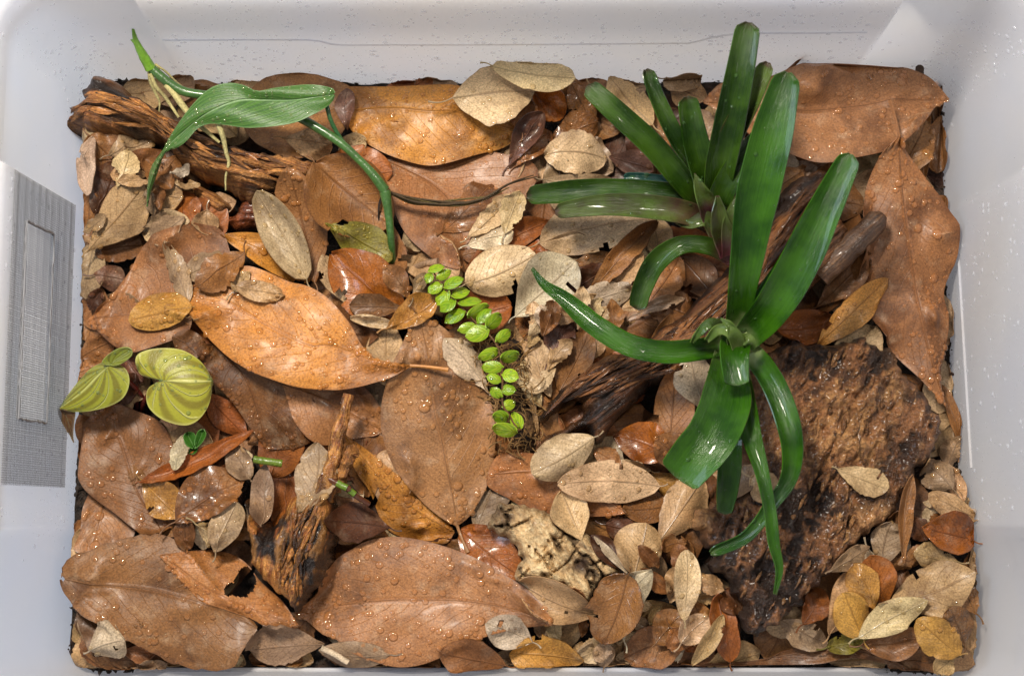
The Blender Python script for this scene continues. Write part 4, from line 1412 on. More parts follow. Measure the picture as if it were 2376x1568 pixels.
# ---------------------------------------------------------------- bottom edge, left to right
large('G 400,940 600,975 900,1000 1100,1040 1340,1112 1645,1265', 'G 395,890 480,802 620,740 800,682 1000,656 1150,715 1300,880 1450,1050 1600,1200', 'G 420,1020 480,1092 600,1190 740,1270 850,1350 1000,1432 1150,1500 1330,1530 1500,1520 1560,1400',
      'magk', 'largest brown leaf of the bottom left corner, split at its tip', lift=0.012, fold=0.14, curl=-0.12, drops=300, big=0.2, holes=((0.0, 0.0, 0.03, 0.5),), rag=0.1)
scraps('G 1180,60 1650,60 1700,500 1500,760 1250,740', 8)
large('G 1045,655 960,520 880,380 820,200 770,50 D 720,1350 640,1195',
      'G 920,655 760,540 620,440 532,335 520,240 545,0 D 548,1260', 'G 1138,560 1150,380 1115,150 D 1112,1440 1045,1270 870,1182 740,1140', 'magk', 'large brown leaf below the velvet plant by the left wall', fold=0.1, drops=230, big=0.2)
large('G 1055,792 1200,890 1340,1000 1600,1130 1915,1243', 'G 1130,900 1220,1000 1340,1092 1600,1190 1760,1262', 'G 1250,765 1400,770 1520,812 1592,870 1660,960 1820,1110', 'magr', 'torn brown leaf with a ragged bite, lying on the bottom left leaf',
      fold=-0.05, curl=-0.15, drops=140, big=0.15, holes=((0.56, 0.62, 0.07, 0.42), (0.50, 0.25, 0.03, 0.2)), midr=0.4, res=2.2)
small('G', 1195, 760, 1200, 560, 120, 'magd', 'brown rounded leaf end beside the charred driftwood', stalk=0)
small('G', 795, 1400, 980, 1425, 95, 'mag', 'brown leaf under the pale round corner leaf', stalk=0, drops=8)
small('G', 858, 1555, 1080, 1480, 110, 'grey', 'grey curled leaf at the bottom left edge', curl=0.5, rag=0.3)
small('G', 600, 1395, 800, 1335, 215, 'white', 'pale round leaf in the bottom left corner', stalk=0.004, edge=0.12, holes=((0.65, 0.4, 0.06, 0.12),), drops=3)
small('G', 1290, 205, 1500, 150, 120, 'dark', 'wet dark leaf by the narrow curled leaf', wet=True)
small('G', 915, 325, 1148, 545, 200, 'gold', 'wet amber leaf lying on the large left leaf', wet=True, drops=14)
small('G', 1255, 600, 1410, 700, 130, 'pale', 'pale crumbled leaf below the crumpled brown one', wet=True, rag=0.3)
small('G', 1385, 768, 1515, 465, 160, 'pale', 'pale glossy leaf left of the charred driftwood', wet=True, drops=10)
small('G', 1150, 580, 1548, 325, 270, 'brown', 'crumpled brown leaf with beads left of the driftwood', stalk=0.012, wave=0.0035, drops=40, big=0.3, wet=True)
small('G', 1590, 305, 1462, 85, 125, 'grey', 'grey leaf leaning over the crumpled brown leaf', stalk=0.002)
small('G', 925, 322, 1595, 5, 110, 'amber', 'narrow curled brown leaf with a long thin stalk below the velvet leaf', curl=0.6, fold=0.3, bend=0.05, stalk=0.003, rag=0.3, lift=0.003)
small('G', 1130, 250, 1190, 35, 98, 'white', 'white papery leaf beside the tiny green seedling', drops=0, stalk=0, a=1.1)

# ---------------------------------------------------------------- charred driftwood
def rel_burn(al, ac, d):
    g = ridged(al * 24, ac * 170, 51, 3)
    w = fbm(al * 60, ac * 90, 53, 4)
    return 0.013 * (w - 0.5) + 0.007 * (g - 0.6), fbm(al * 45, ac * 80, 57, 4) * 4.6 - 2.35


burn = thing('charred_driftwood', P(690, 1280, 0.01), 'black and orange charred driftwood stump with two upright prongs', 'driftwood')
BORG = tuple(burn.location)
slab('trunk', burn, BORG, 'G 1545,440 1600,475 1660,560 1710,625 1770,540 1830,450 1885,410 1960,470 2010,390 2060,345 2120,365 2135,600 2105,800 2065,950 1965,1060 1880,1165 1820,1110 1700,1005 1640,950 1590,870 1560,700 1540,560',
     'G 1980,420 1840,1100', lambda x, y, al, ac: 0.034 - 0.06 * np.clip(al, 0, 0.2), W_BURN, rel_burn, 0.045, 0.0022, shoulder=0.011, base=0.021)
for line, zz, r0, r1, m_ in (('Z 752,1160 765,1100 780,1030 796,970 809,914', (0.040, 0.044, 0.047, 0.049, 0.050), 0.0062, 0.0030, W_BURN), ('Z 775,1135 792,1095 812,1055 824,1044', (0.038, 0.042, 0.045, 0.047), 0.0050, 0.0040, W_DRIFT)):
    p = np.vstack([P(*q, z) for q, z in zip(pts(line), zz)])
    n = 34
    v, f, u = tube(spline(p, n), np.linspace(r0, r1, n), 20, 0.28, 7)
    mesh_obj('prong', v, f, m_, BORG, burn, np.stack([u[:, 0] * 0.08, u[:, 1] * 0.03], -1), col=np.stack([vnoise(u[:, 0] * 14, u[:, 1] * 9, 2), vnoise(u[:, 0] * 9, u[:, 1] * 7, 5) * 0.9, u[:, 0] * 0], -1))
slivers('torn_fibres', burn, BORG, 'G 2060,420 1960,600 1880,850 1860,1080', 28, 60, W_BURN, 30, 80, 0.0006, 0.0017)
small('G', 1700, 592, 1690, 222, 120, 'grey', 'narrow brown grey leaf leaning on the charred driftwood', stalk=0.002, drops=5)
small('G', 1945, 512, 2032, 92, 235, 'grey', 'brown grey leaf with beads across the top of the charred driftwood', drops=34, big=0.2, bend=0.12, stalk=0, a=1.15, rag=0.2)
small('Z', 902, 1225, 768, 1208, 80, 'dark', 'dark brown leaf between driftwood and bottom centre leaf', drops=6)

scraps('H 1150,1000 1650,1020 2221,560 2221,1480 1550,1500 1200,1380', 26)
small('H', 1635, 1165, 1160, 965, 215, 'tan', 'tan grey leaf with a small dark hole below the cork', holes=((0.35, -0.3, 0.03, 0.10),), stalk=0.007, drops=8)
large('H 1392,1235 1100,1132 800,1082 500,1075 300,1080 0,1115 G 2050,1150 1885,1168', 'H 1300,1100 1200,1000 1060,912 900,820 700,742 500,692 350,676 200,702 80,762 0,812 G 2130,850 2035,1030', 'H 1230,1245 1080,1270 900,1320 650,1440 500,1490 330,1490 100,1410 0,1330 G 2060,1300 1960,1220',
      'mag', 'big smooth brown leaf at the bottom centre with drops along its midrib', fold=0.16, curl=-0.16, drops=380, big=0.25, arch=0.02)
small('G', 2058, 1365, 1605, 1400, 240, 'grey', 'brown grey leaf with a torn side at the bottom edge', edge=0.12, rag=0.3, drops=14, stalk=0.003)
small('H', 335, 1420, -110, 1400, 150, 'grey', 'shaded grey brown leaf against the near wall', drops=3)
small('H', 1228, 1345, 950, 1225, 195, 'white', 'whitish split leaf on the bottom centre leaf', holes=((0.72, 0.2, 0.05, 0.3),), edge=0.08, drops=3)
small('H', 1060, 1490, 665, 1400, 225, 'brown', 'brown round leaf against the near wall', edge=0.08, drops=4, fold=0.15)
small('H', 1105, 1425, 1552, 1465, 225, 'gold', 'golden brown leaf at the near wall right of the whitish one', a=0.85, drops=5)
small('H', 1700, 1510, 1690, 1350, 120, 'grey', 'grey leaf end standing at the near wall')
scraps('I 0,780 250,900 420,1180 330,1460 0,1470', 10)
small('H', 2210, 1290, 1840, 1450, 230, 'brown', 'brown leaf at the near wall below the wet lobed leaf', edge=0.08)
small('H', 2030, 1350, 2200, 1170, 190, 'brown', 'small brown leaf with a curved crack near the bottom', holes=((0.4, 0.5, 0.02, 0.4),))
small('H', 1830, 1335, 1985, 895, 210, 'white', 'pale crescent leaf right of the wet lobed leaf', bend=-0.16, drops=6)
small('H', 1835, 925, 1700, 1355, 270, 'brown', 'wet brown lobed leaf below the cork bark', wet=True, edge=0.16, drops=10)
small('I', -30, 1260, 60, 1390, 130, 'brown', 'brown leaf bottom under the crossed pale pair')
small('I', 60, 1400, 175, 1345, 70, 'amber', 'small orange leaf beneath the crossed pale pair')
small('I', 100, 1075, 210, 1260, 110, 'brown', 'brown leaf edge behind the crossed pale pair')
small('I', 130, 945, 300, 1010, 115, 'tan', 'tan leaf behind the pale upright leaf')
small('I', 30, 1345, 200, 1190, 150, 'pale', 'lower of the crossed pale leaves near the bark slab')
small('Z', 1555, 1395, 1572, 1305, 48, 'tan', 'narrow tan leaf left of the upright pale one')
small('I', 40, 1195, 62, 772, 145, 'pale', 'upright pale leaf left of the bark slab tip', drops=10)
small('I', 350, 1465, 255, 1045, 150, 'rust', 'rust brown leaf curled on edge beside the bark tip', curl=0.5, fold=0.2)
small('I', 110, 1495, 290, 1180, 90, 'tan', 'thin curled leaf edge beside the rust brown leaf', curl=0.7, fold=0.3, stalk=0)
small('I', 430, 1170, 300, 1010, 150, 'magd', 'dark orange leaf corner at the bark tip', stalk=0)

scraps('E 1100,450 1900,430 1900,640 1500,900 1250,1100', 14)
# ---------------------------------------------------------------- bark slab
def rel_bark(al, ac, d):
    w = fbm(al * 19, ac * 28, 61, 5)
    l = fbm(al * 75, ac * 75, 63, 4)
    cr = ridged(al * 17 + 2, ac * 24, 67, 3)
    fine = ridged(al * 220, ac * 220, 69, 2)
    fis = np.clip((cr - 0.80) / 0.16, 0, 1)
    pale = np.exp(-((ac + 0.001 - 0.022) / 0.006) ** 2) * np.clip(fbm(al * 50, ac * 80, 71) * 2.6 - 0.8, 0, 1) * (al < 0.08)
    fl = ridged(al * 48 + 7, ac * 120, 64, 3)
    T = w * 9
    fT = T - np.floor(T)
    ter = (np.floor(T) + np.clip((fT - 0.55) / 0.4, 0, 1)) / 9
    return 0.006 * (w - 0.5) + 0.008 * (ter - 0.5) + 0.004 * (l - 0.5) - 0.006 * fis + 0.0034 * (fine - 0.6) + 0.005 * (fl - 0.65), pale + np.clip(w * 3.2 - 1.6, 0, 0.7)


bark = thing('bark_slab', P(1900, 1100, 0.02), 'large rough wet brown bark slab under the lower bromeliad', 'bark')
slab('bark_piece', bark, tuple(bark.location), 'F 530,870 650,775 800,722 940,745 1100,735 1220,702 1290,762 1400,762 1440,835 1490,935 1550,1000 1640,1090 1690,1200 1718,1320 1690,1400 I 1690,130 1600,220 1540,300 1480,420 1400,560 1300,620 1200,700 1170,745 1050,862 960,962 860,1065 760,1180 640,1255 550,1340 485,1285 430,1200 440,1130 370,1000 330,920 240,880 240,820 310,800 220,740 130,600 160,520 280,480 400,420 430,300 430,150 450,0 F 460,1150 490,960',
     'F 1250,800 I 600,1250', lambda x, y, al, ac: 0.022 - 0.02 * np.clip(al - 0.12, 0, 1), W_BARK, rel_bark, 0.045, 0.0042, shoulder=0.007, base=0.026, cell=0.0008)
slivers('torn_fibres', bark, tuple(bark.location), 'F 1300,760 1050,1150 I 800,500 560,1200', 120, 130, W_BARK, 12, 40, 0.0005, 0.0014)
small('F', 640, 672, 1005, 600, 190, 'rust', 'rust brown leaf above the bark slab beside the bromeliad', drops=30, big=0.02)
small('F', 918, 505, 1200, 222, 160, 'magd', 'dark brown leaf lying along the right side of the root', drops=30, big=0.02)
small('F', 912, 758, 1305, 372, 165, 'gold', 'golden brown bent leaf on the upper edge of the bark slab', curl=-0.25, rag=0.15, drops=12, stalk=0)
small('I', 375, 425, 470, 225, 110, 'grey', 'grey brown leaf behind the bromeliad blades on the bark')
small('I', 478, 300, 645, 430, 165, 'pale', 'pale leaf framed by two bromeliad blades on the bark')
small('I', 1040, 253, 1345, 372, 155, 'pale', 'pale leaf alone on top of the bark slab', stalk=0.004, holes=((0.75, -0.7, 0.03, 0.3),), drops=4)

# ---------------------------------------------------------------- pile in the near right corner
large('I 20,1488 400,1484 800,1420 1150,1405 1530,1545', 'I 300,1478 560,1468 700,1402 900,1372 1100,1380 1300,1430', 'I 300,1495 600,1498 900,1482 1100,1445 1300,1475 1450,1530', 'magd', 'long brown leaf on edge along the near wall at right', drops=10, stalk=0)
scraps('I 750,1200 1050,900 1500,350 1850,300 1900,1100 1750,1500 1000,1400', 30)
small('I', 1720, 245, 1795, 50, 125, 'grey', 'grey leaf at the right wall beside the bark slab')
small('I', 1740, 300, 1860, 395, 110, 'purple', 'brown leaf with a notched end at the right wall', rag=0.3)
small('I', 1800, 445, 1690, 210, 100, 'tan', 'tan leaf edge behind the round grey leaf')
small('I', 1725, 375, 1570, 195, 180, 'grey', 'round grey leaf at the right end of the bark slab')
small('I', 1480, 620, 1340, 560, 120, 'magd', 'dark leaf in the gap right of the bark slab', drops=2)
small('I', 1600, 700, 1480, 560, 120, 'dark', 'dark leaf under the wet amber leaf', drops=2)
small('I', 1190, 1130, 1350, 1330, 170, 'brown', 'brown leaf low in the corner pile')
small('I', 1780, 1330, 1600, 1180, 150, 'brown', 'brown leaf under the dark wet corner leaf')
small('I', 680, 1218, 965, 1375, 150, 'grey', 'grey brown folded leaf at the near end of the bark', fold=0.4)
small('I', 970, 1380, 1205, 1335, 110, 'olive', 'dim olive leaf at the foot of the corner pile', drops=2)
small('I', 950, 890, 1205, 748, 115, 'grey', 'dim tan leaf along the lower side of the bark', stalk=0.003)
small('I', 1240, 790, 1180, 830, 90, 'white', 'tiny pale leaf with a thin stalk by the bark', stalk=0.014, stalk_dir='I 1205,680')
small('I', 1785, 835, 1505, 780, 150, 'tan', 'tan leaf under the stalked wet amber leaf')
small('I', 1340, 845, 1375, 592, 180, 'grey', 'square looking grey tan leaf right of the bark')
small('I', 1440, 832, 1490, 298, 85, 'brown', 'tall narrow curled leaf standing right of the bark', curl=0.6, fold=0.4, stalk=0)
small('I', 1905, 572, 1572, 415, 125, 'tan', 'boat shaped tan leaf with a dark stalk at the right wall', stalk=0.010, stalk_dir='I 1945,578', curl=0.3)
small('I', 1908, 700, 1540, 620, 220, 'amber', 'wet amber leaf with a stalk touching the right wall', wet=True, stalk=0.012, stalk_dir='I 1968,722', drops=14)
small('I', 1912, 1010, 1828, 735, 130, 'tan', 'tan leaf standing at the right wall below the amber leaf', stalk=0.004)
small('I', 805, 1225, 935, 1015, 140, 'rust', 'orange brown leaf leftmost in the corner pile', drops=4)
small('I', 980, 1292, 1072, 885, 155, 'tan', 'tan bent leaf between two golden leaves of the corner pile', bend=0.10)
small('I', 1345, 1105, 1215, 805, 195, 'amber', 'orange brown leaf behind the golden corner leaf', drops=6)
small('I', 1275, 1135, 1122, 855, 165, 'gold', 'bright golden leaf in the corner pile', drops=6, wet=True)
small('I', 1185, 1315, 1055, 1035, 190, 'gold', 'golden tan leaf under the streaked leaf', drops=4)
small('I', 1865, 1155, 1775, 960, 140, 'brown', 'brown leaf at the right wall in the corner pile', wet=True)
small('I', 1890, 1260, 1860, 1010, 90, 'amber', 'thin amber leaf edge against the right wall', stalk=0)
small('I', 1700, 1140, 1670, 1010, 100, 'white', 'small shiny pale leaf in the corner pile', wet=True)
small('I', 1340, 1090, 1860, 900, 275, 'tan', 'big tan leaf with cracks on top of the corner pile', edge=0.12, drops=6, holes=((0.45, -0.9, 0.02, 0.4),))
small('I', 1205, 1375, 1555, 1310, 180, 'brown', 'brown leaf beneath the streaked pale leaf')
small('I', 1190, 1322, 1580, 1085, 180, 'pale', 'pale leaf streaked with brown in the corner pile', fold=0.2)
small('I', 1815, 1345, 1695, 1128, 200, 'magd', 'dark wet leaf with starry glints in the corner pile', wet=True, stalk=0.008, stalk_dir='I 1830,1450')
small('I', 1745, 1440, 1635, 1540, 135, 'tan', 'lowest tan leaf in the near right corner')
small('I', 1795, 1425, 1532, 1205, 195, 'gold', 'golden tan leaf with a stalk in the near right corner', stalk=0.008, stalk_dir='I 1865,1425')
# ---------------------------------------------------------------- living plants
def blade_material(name, deep, bright, base, base_at, rough=0.17, stripes=26.0, tip=None):
    m, nt, nd, pb = new_mat(name)
    b = NB(nt)
    tc = b.n('ShaderNodeTexCoord')
    sep = b.n('ShaderNodeSeparateXYZ')
    b.l(tc.outputs['UV'], sep.inputs[0])
    t, s = sep.outputs[0], sep.outputs[1]
    mp = b.n('ShaderNodeMapping')
    b.l(tc.outputs['UV'], mp.inputs['Vector'])
    mp.inputs['Scale'].default_value = (2.0, stripes * 1.4, 1.0)
    st = b.noise(mp.outputs[0], 1.0, 4.0, 0.6)
    big = b.noise(tc.outputs['Object'], 45.0, 3.0)
    fn = b.noise(tc.outputs['Object'], 700.0, 3.0)
    c = b.mix(b.ramp(b.m('ADD', b.m('MULTIPLY', st, 0.35), b.m('MULTIPLY', big, 0.65)), 0.36, 0.62), deep, bright)
    f = b.ramp(b.m('ADD', t, b.m('MULTIPLY', b.m('SUBTRACT', big, 0.5), 0.25)), base_at, 0.0)
    c = b.mix(b.m('MULTIPLY', f, 0.9), c, base)
    if tip is not None:
        c = b.mix(b.m('MULTIPLY', b.ramp(b.m('ADD', t, b.m('MULTIPLY', b.m('SUBTRACT', fn, 0.5), 0.06)), 0.965, 1.0), 0.8), c, tip)
    c = b.mix(0.25, c, b.mix(1.0, c, b.mix(fn, (0.5, 0.5, 0.5), (1.5, 1.5, 1.5)), 'MULTIPLY'))
    b.l(c, pb.inputs['Base Color'])
    b.l(b.m('ADD', rough, b.m('MULTIPLY', b.m('SUBTRACT', big, 0.5), 0.25)), pb.inputs['Roughness'])
    pb.inputs['Coat Weight'].default_value = 0.35
    pb.inputs['Coat Roughness'].default_value = 0.05
    b.l(b.bump(b.m('ADD', st, b.m('MULTIPLY', fn, 0.25)), 0.0006, 0.8), pb.inputs['Normal'])
    tr = b.n('ShaderNodeBsdfTranslucent')
    b.l(b.mix(0.5, c, bright), tr.inputs['Color'])
    mx = b.n('ShaderNodeMixShader')
    mx.inputs[0].default_value = 0.16
    b.l(pb.outputs[0], mx.inputs[1]); b.l(tr.outputs[0], mx.inputs[2])
    b.l(mx.outputs[0], nd['Material Output'].inputs[0])
    return m


B_ONE = blade_material('bromeliad green with purple base', c3(28, 56, 8), c3(60, 92, 18), c3(104, 52, 66), 0.30, 0.22, 22, c3(60, 36, 30))
B_ONE_P = blade_material('bromeliad mottled purple green', c3(62, 60, 34), c3(92, 118, 46), c3(112, 44, 66), 0.55, 0.26, 22, c3(84, 50, 52))
B_TWO = blade_material('bromeliad bright green', c3(28, 68, 6), c3(58, 106, 14), c3(176, 190, 128), 0.13, 0.20, 20, c3(70, 90, 40))
B_CUP = blade_material('bromeliad pale sheath', c3(62, 92, 30), c3(112, 136, 62), c3(150, 156, 104), 0.5, 0.3, 20)
B_BLUE = blade_material('bromeliad blue green', c3(20, 62, 52), c3(40, 96, 84), c3(40, 66, 56), 0.3, 0.15, 20)


def strap(parent, org, line, zs, w, mat, name='blade', wprof=(0.62, 0.85, 1, 1, 0.92, 0.55), channel=0.25, n=46, m=12, th=0.0006, roll=0.0, drops=14, wav=0.0006, big=0.35):
    """one strap leaf: plan line, heights at its points, full width (picture units) along it"""
    q = pts(line)
    p = np.vstack([P(*a, z + 0.010) for a, z in zip(q, zs)])
    p = spline(p, n)
    tg = np.gradient(p, axis=0); tg /= np.linalg.norm(tg, axis=1)[:, None]
    sd = np.cross(tg, (0, 0, 1.0)); sd /= np.linalg.norm(sd, axis=1)[:, None]
    up = np.cross(sd, tg)
    t = np.linspace(0, 1, n)
    wp = np.interp(t, np.linspace(0, 1, len(wprof)), wprof)
    for _ in range(3):
        wp = np.convolve(np.pad(wp, 1, mode='edge'), (0.25, 0.5, 0.25), 'valid')
    hw = 0.5 * w * 0.00028 * wp * (1 - p[:, 2] / 0.917) * (0.86 if parent.name == 'bromeliad' else 0.92)
    channel = channel + 0.22
    if wprof[-1] > 0.3:
        hw = hw * np.sqrt(np.clip(1 - np.clip((t - 0.955) / 0.045, 0, 1) ** 2.2, 0.05, 1))
    s = np.linspace(-1, 1, m + 1)
    cr = math.cos(roll); sr = math.sin(roll)
    G = np.empty((n, m + 1, 3))
    for j, a in enumerate(s):
        lift = channel * hw * (a * a) + wav * np.sin(t * 9 + a * 2 + w)
        side = sd * cr + up * sr
        upp = up * cr - sd * sr
        G[:, j] = p + side * (a * hw)[:, None] + upp * lift[:, None]
    V, F, N = sheet(G, np.ones((n - 1, m), bool), th)
    uv = np.stack(np.broadcast_arrays(t[:, None], s[None, :]), -1).reshape(-1, 2)
    o = mesh_obj(name, V, F, mat, org, parent, np.vstack([uv, uv]))
    if drops:
        ci = rng.integers(3, n - 1, drops); cj = rng.integers(1, m, drops)
        rr = 0.0004 + 0.0008 * rng.random(drops) ** 2 + (rng.random(drops) < big) * 0.0007 * rng.random(drops)
        v, f = beads(G[ci, cj], N[ci, cj], rr, 0.5)
        d = mesh_obj('droplets', v, f, M_WATER, org, o, None, (0.10, 0.24, 0.05))
        d['kind'] = 'stuff'
    return G


bone = thing('bromeliad', P(1660, 560, 0.02), 'smaller bromeliad with purple base, stubby blades spreading at the far side', 'plant', 'bromeliads')
o1 = tuple(bone.location)
A_ = lambda *a, **k: strap(bone, o1, *a, **k)
A_('Z 1640,480 1560,432 1490,418 1448,412', (0.035, 0.04, 0.04, 0.038), 40, B_BLUE)
A_('Z 1655,520 1600,462 1500,448 1380,444 1222,456', (0.03, 0.048, 0.052, 0.050, 0.046), 60, B_ONE, wprof=(0.6, 0.8, 1, 1, 1, 0.75), channel=0.4)
A_('Z 1670,540 1600,500 1500,482 1400,478 1288,492', (0.03, 0.056, 0.060, 0.058, 0.052), 64, B_ONE_P, wprof=(0.7, 0.95, 1, 0.95, 0.85, 0.6), channel=0.35)
A_('Z 1660,500 1600,440 1520,345 1440,270 1362,200', (0.03, 0.055, 0.07, 0.075, 0.074), 62, B_ONE, wprof=(0.7, 0.9, 1, 1, 0.95, 0.8), channel=0.4, roll=0.2)
A_('Z 1665,500 1630,420 1570,330 1525,240 1497,162', (0.03, 0.06, 0.082, 0.092, 0.096), 52, B_ONE, wprof=(0.7, 0.9, 1, 1, 0.95, 0.75), channel=0.4, roll=-0.3)
A_('Z 1680,520 1670,420 1690,330 1740,230 1782,145', (0.03, 0.06, 0.085, 0.1, 0.108), 66, B_ONE_P, wprof=(0.7, 0.9, 1, 1, 0.9, 0.6), channel=0.45)
A_('Z 1665,530 1640,430 1615,340 1592,225', (0.035, 0.065, 0.08, 0.09), 76, B_ONE, wprof=(0.7, 0.95, 1, 0.95, 0.85, 0.7), channel=0.35)
A_('Z 1670,520 1665,420 1690,290 1715,170 1736,52', (0.035, 0.07, 0.095, 0.112, 0.120), 82, B_ONE, wprof=(0.6, 0.85, 1, 1, 0.92, 0.8), channel=0.35)
A_('Z 1665,520 1670,460 1720,370 1790,280', (0.04, 0.065, 0.08, 0.09), 66, B_ONE, wprof=(0.7, 0.9, 1, 1, 0.7, 0.4), channel=0.3)
A_('Z 1700,600 1640,572 1575,572 1520,612 1490,670 1478,718', (0.045, 0.060, 0.062, 0.055, 0.048, 0.044), 56, B_ONE, wprof=(0.9, 0.85, 0.8, 1, 0.95, 0.8), channel=0.35)
A_('Z 1670,560 1640,510 1600,520 1570,515', (0.05, 0.062, 0.06, 0.055), 46, B_ONE_P, name='sheath', wprof=(1, 1, 0.9, 0.6, 0.2), drops=3)
A_('Z 1650,500 1628,450 1612,402', (0.06, 0.075, 0.08), 62, B_ONE_P, name='sheath', wprof=(1, 1, 0.8, 0.45, 0.05), drops=3)
A_('Z 1690,580 1670,520 1665,455', (0.055, 0.07, 0.078), 66, B_ONE_P, name='sheath', wprof=(1, 1, 0.9, 0.6, 0.08), drops=3)
A_('Z 1700,590 1700,520 1720,440', (0.055, 0.07, 0.075), 64, B_ONE_P, name='sheath', wprof=(1, 1, 0.9, 0.6, 0.1), drops=3)

btwo = thing('bromeliad', P(1700, 800, 0.03), 'larger bright green bromeliad with long arching blades standing on the root', 'plant', 'bromeliads')
o2 = tuple(btwo.location)
T_ = lambda *a, **k: strap(btwo, o2, *a, **k)
T_('Z 1700,960 1695,1020 1690,1100 1680,1192', (0.058, 0.066, 0.062, 0.054), 56, B_TWO, wprof=(0.8, 0.9, 1, 1, 0.9, 0.6))
T_('Z 1730,800 1790,890 1826,985 1836,1060 1824,1120 1790,1168 1758,1215 1720,1252 1648,1282', (0.055, 0.072, 0.080, 0.080, 0.077, 0.074, 0.070, 0.066, 0.060), 58, B_TWO, wprof=(0.7, 0.95, 1, 1, 0.85, 0.6, 0.5, 0.45, 0.4), n=70, channel=0.5)
T_('Z 1710,860 1732,980 1765,1090 1785,1180 1795,1260 1808,1320 1798,1378', (0.058, 0.078, 0.088, 0.088, 0.086, 0.082, 0.078), 58, B_TWO, wprof=(0.9, 1, 1, 0.75, 0.55, 0.5, 0.5, 0.3, 0.06), n=60, channel=0.4)
T_('Z 1690,830 1682,930 1650,1010 1610,1060 1570,1108', (0.058, 0.082, 0.092, 0.092, 0.088), 124, B_TWO, wprof=(0.6, 0.8, 1, 1, 0.98, 0.85), channel=0.2, m=16)
T_('Z 1690,800 1620,812 1540,818 1460,802 1380,756 1310,695 1262,660 1235,622', (0.05, 0.068, 0.075, 0.076, 0.073, 0.068, 0.064, 0.060), 54, B_TWO, wprof=(0.9, 0.95, 1, 1, 1, 0.9, 0.5, 0.08), n=60, channel=0.35)
T_('Z 1735,770 1790,680 1830,600 1862,520', (0.06, 0.075, 0.082, 0.086), 64, B_TWO, wprof=(0.8, 1, 0.9, 0.6, 0.3), roll=0.5, drops=2)
T_('Z 1715,800 1790,715 1850,615 1910,490 1975,358', (0.055, 0.085, 0.102, 0.114, 0.122), 98, B_TWO, wprof=(0.6, 0.85, 1, 1, 0.8, 0.55), channel=0.25, m=16, drops=10)
T_('Z 1705,780 1725,640 1752,470 1790,310 1828,168', (0.055, 0.09, 0.112, 0.126, 0.134), 108, B_TWO, wprof=(0.5, 0.62, 0.8, 1, 0.96, 0.6), channel=0.25, m=16, drops=14)
T_('Z 1705,775 1702,830 1708,895', (0.07, 0.088, 0.092), 74, B_TWO, name='sheath', wprof=(0.7, 1, 1, 0.9, 0.8), channel=0.3)
T_('Z 1720,830 1700,775 1668,765 1640,790', (0.075, 0.09, 0.088, 0.08), 34, B_CUP, name='sheath', wprof=(0.5, 1, 1, 0.7, 0.3), drops=2)
T_('Z 1700,800 1695,760 1672,738', (0.08, 0.092, 0.09), 30, B_CUP, name='sheath', wprof=(0.8, 1, 0.9, 0.5, 0.1), drops=2)
T_('Z 1690,770 1650,750 1620,775 1605,795', (0.07, 0.082, 0.08, 0.074), 28, B_CUP, name='sheath', wprof=(0.8, 1, 0.9, 0.6, 0.2), drops=2)
T_('Z 1715,800 1735,790 1745,815', (0.075, 0.086, 0.08), 34, B_CUP, name='sheath', wprof=(0.8, 1, 1, 0.7, 0.3), drops=2)


